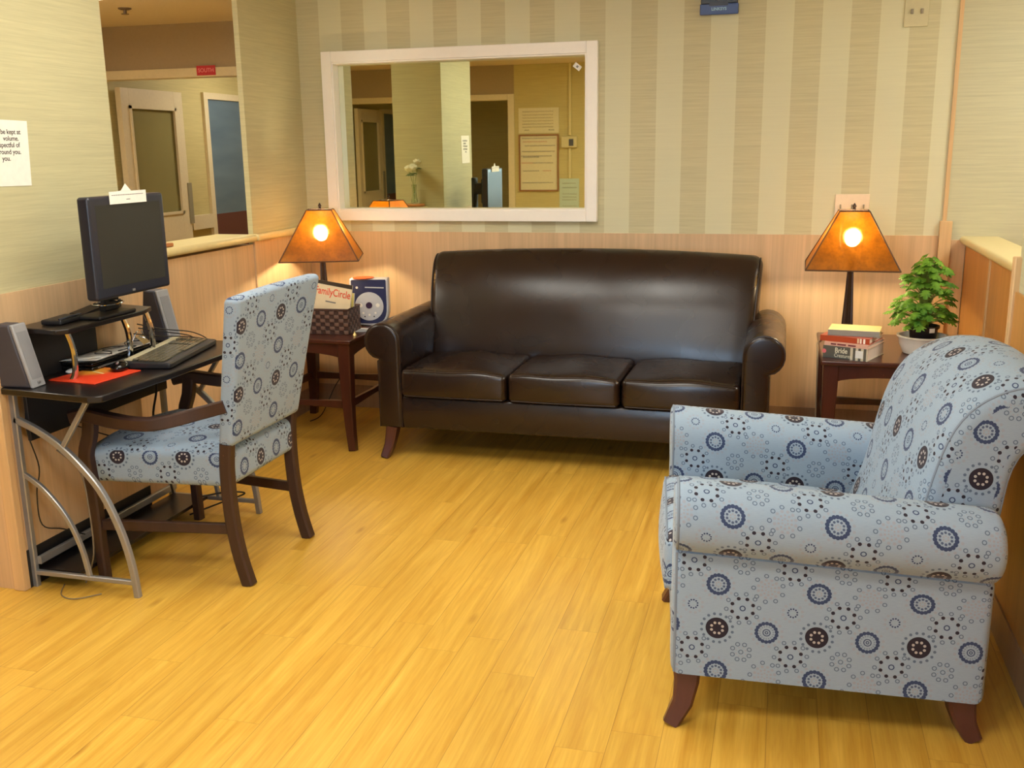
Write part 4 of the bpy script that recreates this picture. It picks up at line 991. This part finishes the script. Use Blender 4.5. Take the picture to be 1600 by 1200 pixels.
mg = magazine((-2.362, 4.912, 0.632), (math.radians(-3), math.radians(9), 0), 0.225, 0.225, 0.008, M_cov, 'cream magazine with a big orange red masthead, front of the basket')
text('FamilyCircle', 0.056, plain('orange red print', srgb(226, 74, 40), .5), 'masthead', mg, basis((0.006, -0.0062, 0.190), (1, 0, 0), (0, 0, 1)), bold=0.0004, sx=0.74)
MB().box(-.03, .03, -0.0062, -0.0058, 0.135, 0.142).build('headline', plain('grey print', srgb(120, 115, 112), .6), mg, smooth=False)
mg2 = magazine((-2.365, 4.930, 0.632), (math.radians(-3), math.radians(8), 0), 0.225, 0.243, 0.007, plain('dark magazine cover', srgb(60, 50, 42), .3, var=.4, scale=20), 'dark covered magazine behind the cream one in the basket')
magazine((-2.35, 4.965, 0.628), (math.radians(-3), math.radians(4), 0), 0.22, 0.19, 0.012, plain('pale green cover', srgb(196, 188, 120), .4), 'pale green magazine at the back of the basket')
cl = thing('desk_clock', 'tiny brass bell ornament on the table beside the basket', 'ornament', (-2.185, 4.86, 0.6005))
MB().lathe([(0.012, 0), (0.011, 0.004), (0.006, 0.014), (0.003, 0.018), (0.001, 0.022)], n=14).build('bell', plain('brass', srgb(214, 190, 130), .25, metal=.8), cl)
MB().sphere((0, 0, 0.023), 0.003, 6).build('knob', plain('brass', srgb(214, 190, 130), .25, metal=.8), cl)

rd = thing('portable_radio', 'navy and silver portable disc player standing on the left end table', 'radio', (-2.232, 5.20, 0.6005), math.radians(14))
rw, rh = 0.108, 0.265
def dshape(w_, h_, z0=0.0, k=0.75):
    P = [(-w_, h_), (w_, h_)]
    P = [(w_, z0+h_*0.97), (w_*0.97, z0+h_), (-w_*0.97, z0+h_), (-w_, z0+h_*0.97)]
    for q in range(0, 13):
        a = PI+PI*q/12; P.append((w_*math.copysign(abs(math.cos(a))**0.55, math.cos(a)), z0+h_*0.42+h_*0.42*(-abs(math.sin(a))**0.75)))
    return P
M_sil = plain('silver plastic', srgb(206, 208, 214), .3, metal=.2); M_nav = plain('navy plastic', srgb(40, 46, 86), .25)
mb = MB(); round_extrude(mb, dshape(rw, rh), -0.045, 0.045, 0.012, lambda p, a: (p[0], a, p[1]))
mb.build('casing', M_sil, rd)
MB().prism([(p[0]*0.90, 0.014+p[1]*0.93) for p in dshape(rw, rh)], 'y', -0.0475, -0.044).build('front_panel', M_nav, rd, bevel=0.001)
def disc(r, y0, y1, x, z, mat, nm, par, n_=32):
    return MB().prism([(x+r*math.cos(2*PI*k/n_), z+r*math.sin(2*PI*k/n_)) for k in range(n_)], 'y', y0, y1).build(nm, mat, par, bevel=0.0008)
disc(0.080, -0.0505, -0.0475, 0.0, 0.112, M_sil, 'control_disc', rd)
disc(0.018, -0.0560, -0.0505, 0.0, 0.118, plain('purple black knob', srgb(60, 40, 70), .2), 'center_knob', rd)
for x, z, r, mt in ((-.048, .118, .011, M_white), (.048, .118, .011, M_white), (-.034, .075, .006, M_white), (0, .064, .006, M_white), (.034, .075, .006, M_white), (-.026, .055, .004, M_ink), (.026, .055, .004, M_ink)):
    disc(r, -0.0535, -0.0505, x, z, mt, 'button', rd, 16)
disc(0.007, -0.0500, -0.0475, -0.065, 0.218, M_white, 'button', rd, 16)
MB().prism([(-.020, .222), (.085, .218), (.085, .212), (-.020, .216)], 'y', -0.0492, -0.0475).build('slot', M_sil, rd, smooth=False)
tag(MB().lathe([(0.055, 0), (0.060, 0.002), (0.060, 0.004), (0.03, 0.007), (0.008, 0.006)], (0, 0, 0), 32).build('compact_disc', plain('orange disc case', srgb(226, 96, 50), .25)), 'orange red disc lying on top of the radio', 'disc').location = (-2.262, 5.185, 0.6005+rh+0.0005)
tag(MB().lathe([(0.060, 0), (0.060, 0.0012), (0.008, 0.0012)], (0, 0, 0), 32).build('compact_disc', M_sil), 'silver disc lying on the table in front of the radio', 'disc').location = (-2.215, 5.02, 0.601)
cable([(-2.55, 5.50, 0.58), (-2.53, 5.44, 0.45), (-2.50, 5.40, 0.30), (-2.56, 5.36, 0.18), (-2.62, 5.30, 0.03), (-2.66, 5.22, 0.004)], 'thin lamp cord hanging behind the left end table', 0.003)
cable([(0.21, 5.20, 0.602), (0.185, 5.10, 0.603), (0.182, 4.95, 0.58), (0.183, 4.85, 0.45), (0.184, 4.80, 0.25), (0.182, 4.9, 0.004)], 'tan lamp cord hanging down the side of the right end table', 0.003, M_gcab)

# ------------------------------------------------------------------ books
def book(loc, rz, w_, d_b, th_, cov, lab, spine=None):
    t = thing('book', lab, 'book', loc, rz, 'books stacked on the right end table')
    MB().box(-w_/2+.004, w_/2-.004, -d_b/2+.003, d_b/2-.004, 0.0025, th_-.0025).build('pages', plain('book pages', srgb(226, 214, 200), .7), t, smooth=False)
    c = MB(); c.box(-w_/2, w_/2, -d_b/2, d_b/2, 0, .0025).box(-w_/2, w_/2, -d_b/2, d_b/2, th_-.0025, th_).box(-w_/2, w_/2, -d_b/2, -d_b/2+.003, .0025, th_-.0025)
    c.build('cover', cov, t, smooth=False)
    return t
zc = 0.6005; A0 = math.radians(-23)
def m_spine(): 
    t = NT('grey green illustrated cover'); p = t.obj(); s = t.n('ShaderNodeSeparateXYZ'); t.l(p, s.inputs[0])
    bands = t.math('SINE', t.math('MULTIPLY', s.outputs[0], 260)); g = t.math('GREATER_THAN', s.outputs[0], 0.02)
    c = t.mix(t.math('MULTIPLY', g, t.math('GREATER_THAN', bands, 0.0)), srgb(86, 88, 84), srgb(206, 200, 180)); t.bsdf(c, .35); return t.m
b1 = book((0.338, 4.824, zc), A0, 0.205, 0.228, 0.056, m_spine(), 'thick grey green book at the bottom of the stack')
text('Bride', 0.034, plain('pale spine print', srgb(226, 226, 206), .5), 'spine_lettering', b1, basis((-0.018, -0.1144, 0.037), (1, 0, 0), (0, 0, 1)), bold=0.0004, sx=.8)
text('Creatures', 0.024, plain('pale spine print', srgb(226, 226, 206), .5), 'spine_lettering', b1, basis((-0.010, -0.1144, 0.014), (1, 0, 0), (0, 0, 1)), sx=.8)
MB().prism([(-.097+.010*math.cos(k*PI/6), .03+.010*math.sin(k*PI/6)) for k in range(12)], 'y', -0.1150, -0.1141).build('emblem', plain('pink emblem', srgb(214, 110, 120), .5), b1, smooth=False)
MB().box(.048, .082, -0.1150, -0.1141, .012, .046).build('picture', plain('white panel', srgb(226, 230, 230), .5), b1, smooth=False)
b2 = book((0.340, 4.826, zc+.0565), A0, 0.200, 0.225, 0.017, plain('pink cream cover', srgb(222, 178, 160), .4), 'thin pink cream book second from the bottom of the stack')
for a, e in ((-.07, -.045), (-.04, .0), (.01, .045)): MB().box(a, e, -0.1133, -0.1125, .005, .012).build('spine_print', plain('maroon print', srgb(120, 50, 60), .5), b2, smooth=False)
b3 = book((0.326, 4.836, zc+.074), math.radians(-21), 0.225, 0.205, 0.026, plain('red orange cover', srgb(176, 72, 44), .3), 'red orange book under the grey one in the stack')
for a, e, mt in ((.058, .066, M_cov), (.070, .078, M_white), (.085, .094, M_white)): MB().box(a, e, -0.1033, -0.1025, .002, .024).build('spine_print', mt, b3, smooth=False)
b4 = book((0.340, 4.845, zc+.1005), math.radians(-8), 0.225, 0.165, 0.026, plain('faded grey yellow cover', srgb(196, 178, 112), .5), 'faded yellow topped book with a grey spine on top of the stack')
MB().box(-.1125, .1125, -0.0845, -0.0825, 0, .026).build('spine', plain('grey blue spine', srgb(146, 146, 138), .6), b4, smooth=False)

# ------------------------------------------------------------------ plant
pb = thing('ceramic_bowl', 'white glazed ceramic bowl holding the potted plant', 'bowl', (0.648, 4.94, 0.6005))
MB().lathe([(0.075, 0), (0.085, 0.004), (0.103, 0.045), (0.108, 0.072), (0.116, 0.080), (0.116, 0.086), (0.104, 0.086), (0.098, 0.070), (0.080, 0.020), (0.02, 0.014)], n=48).build('bowl', plain('white glaze', srgb(244, 236, 220), .25), pb)
pl = thing('potted_plant', 'bushy green leafy plant in a black nursery pot on the right table', 'plant', (0.648, 4.94, 0.6005+0.015))
MB().lathe([(0.048, 0.0), (0.052, 0.01), (0.064, 0.105), (0.070, 0.106), (0.070, 0.118), (0.063, 0.118), (0.060, 0.100), (0.01, 0.098)], n=40).build('pot', plain('black pot plastic', srgb(26, 20, 26), .35), pl)
tg = MB().box(-0.013, 0.013, -0.0705, -0.069, 0.092, 0.112); tg.xf(Matrix.Rotation(math.radians(25), 4, 'Z')); tg.build('price_tag', M_pap, pl, smooth=False)
def m_leaf():
    t = NT('fresh green leaf'); n1 = t.noise(t.obj(), 14, 3); c = t.mix(t.math('MULTIPLY', t.math('SUBTRACT', n1, 0.3), 2.4, clamp=True), srgb(48, 104, 30), srgb(140, 184, 60))
    b = t.bsdf(c, 0.6, 0, 0.2); tr = t.n('ShaderNodeBsdfTranslucent'); t.l(c, tr.inputs[0])
    m = t.n('ShaderNodeMixShader'); m.inputs[0].default_value = 0.3; t.l(b.outputs[0], m.inputs[1]); t.l(tr.outputs[0], m.inputs[2]); t.l(m.outputs[0], t.out.inputs[0]); return t.m
stems = MB(); leaves = MB(); rr = random.Random(11)
def leaf(mb, base, dirv, nrm, L_):
    y = Vector(dirv).normalized(); z = Vector(nrm); z = (z-y*z.dot(y)).normalized(); x = y.cross(z)
    out = []
    lob = [(0.0, 0.0), (0.22, -0.08), (0.44, 0.06), (0.26, 0.20), (0.60, 0.36), (0.33, 0.44), (0.48, 0.68), (0.20, 0.66), (0.20, 0.90), (0.0, 1.0)]
    pts = lob+[(-a, b_) for a, b_ in reversed(lob[1:-1])]
    for a, b_ in pts:
        out.append(Vector(base)+x*(a*L_*0.95)+y*(b_*L_)+z*(-abs(a)*0.28*L_-b_*b_*0.22*L_+rr.uniform(-.02, .02)*L_))
    c = Vector(base)+y*(0.42*L_)+z*(0.05*L_)
    vs = out+[c]; n_ = len(out); mb.add(vs, [(i, (i+1) % n_, n_) for i in range(n_)])
tiers = [(0.150, 0.150, 34), (0.19, 0.165, 44), (0.235, 0.135, 42), (0.28, 0.105, 36), (0.32, 0.095, 34), (0.355, 0.080, 26), (0.385, 0.05, 14), (0.405, 0.03, 6)]
for z, R_, n_ in tiers:
    for k in range(n_):
        a = rr.uniform(0, 2*PI); q = rr.uniform(0.35, 1.0)**0.7*R_
        zz = z+0.018+rr.uniform(-.022, .022)-0.03*(q/R_)*(R_ > .12)
        if math.cos(a) > 0.2 and R_ > 0.12 and rr.random() < 0.25: continue
        b0 = Vector((q*math.cos(a), q*math.sin(a), zz)); out_ = Vector((math.cos(a), math.sin(a), -0.35+rr.uniform(-.3, .4)))
        root_ = Vector((rr.uniform(-.02, .02), rr.uniform(-.02, .02), 0.10)); mid = Vector((b0.x*.35, b0.y*.35, zz*.8+.02))
        stems.tube(catmull([root_, mid, b0], 3), 0.0014, 5)
        L_ = rr.uniform(0.034, 0.058)
        leaf(leaves, b0-out_.normalized()*L_*0.25, out_, Vector((0.35*math.cos(a), 0.35*math.sin(a)-0.25, 1)), L_)
stems.build('stems', plain('stem green', srgb(120, 140, 60), .5), pl)
lo = leaves.build('foliage', m_leaf(), pl, ang=80)

# ------------------------------------------------------------------ ledge: shelf disc, vase, roses
wd = tag(MB().lathe([(0.085, 0), (0.10, 0.004), (0.10, 0.016), (0.095, 0.02), (0.01, 0.02)], n=40).build('wooden_trivet', plain('warm wood', srgb(176, 112, 60), .4)), 'round wooden stand on the left half wall ledge', 'stand'); wd.location = (-2.87, 3.72, 1.1255)
wk = tag(MB().soft(-0.03, 0.03, -0.045, 0.045, 0, 0.018, 0.006, ni=(2, 3, 1)).build('wooden_block', plain('warm wood', srgb(176, 112, 60), .4)), 'small orange wooden block on the left ledge just right of the monitor', 'block'); wk.location = (-2.84, 4.18, 1.1255)
vs_ = thing('glass_vase', 'slim clear glass vase holding white roses, seen in the mirror', 'vase', (-2.87, 3.665, 1.146))
def m_glass():
    t = NT('clear glass'); g = t.n('ShaderNodeBsdfGlass'); g.inputs['Roughness'].default_value = 0.0; g.inputs['IOR'].default_value = 1.45; g.inputs[0].default_value = (0.94, 0.97, 0.93, 1)
    t.l(g.outputs[0], t.out.inputs[0]); return t.m
MB().lathe([(0.026, 0), (0.028, 0.01), (0.020, 0.05), (0.016, 0.10), (0.020, 0.15), (0.0175, 0.15), (0.0135, 0.10), (0.0175, 0.05), (0.024, 0.012), (0.004, 0.008)], n=28).build('glass_body', m_glass(), vs_)
rs = []
for i, (dx, dy, h_, lb) in enumerate(((0.0, 0.10, 0.265, 'white rose at the mirror side of the vase, seen in the mirror'), (0.0, 0.02, 0.275, 'middle white rose in the vase, seen in the mirror'), (0.01, -0.07, 0.315, 'tallest white rose in the vase, seen in the mirror'))):
    t = thing('white_rose', lb, 'rose', (-2.87, 3.665, 1.158), 0, 'white roses in the vase')
    MB().tube(catmull([(0, 0, 0.0), (dx*.2, dy*.15, 0.12), (dx, dy, h_-.02)], 4), 0.0018, 6).build('stem', plain('stem green', srgb(120, 140, 60), .5), t)
    pm = MB()
    for ring, (n_, r_o, hh) in enumerate(((5, 0.024, 0.030), (5, 0.018, 0.036), (4, 0.010, 0.040))):
        for k in range(n_):
            a = 2*PI*(k+ring*.5)/n_; P = []
            for u in range(5):
                for v in range(5):
                    uu = (u/4-.5)*2; vv = v/4; ang = a+uu*0.75; r_ = 1.45*r_o*(0.35+0.75*math.sin(vv*2.1))
                    P.append((dx+r_*math.cos(ang), dy+r_*math.sin(ang), h_-.025+1.35*hh*vv*(1-.25*uu*uu)))
            pm.add(P, [(i_*5+j, (i_+1)*5+j, (i_+1)*5+j+1, i_*5+j+1) for i_ in range(4) for j in range(4)])
    pm.build('petals', plain('white petals', srgb(240, 238, 214), .6), t)
    lm = MB()
    for k in range(3): 
        a = k*2.1+i; leaf(lm, (dx*.8, dy*.8, h_-.05), (math.cos(a), math.sin(a), .1), (0, 0, 1), 0.05)
    lm.build('leaves', plain('dark leaf', srgb(56, 84, 36), .5), t)
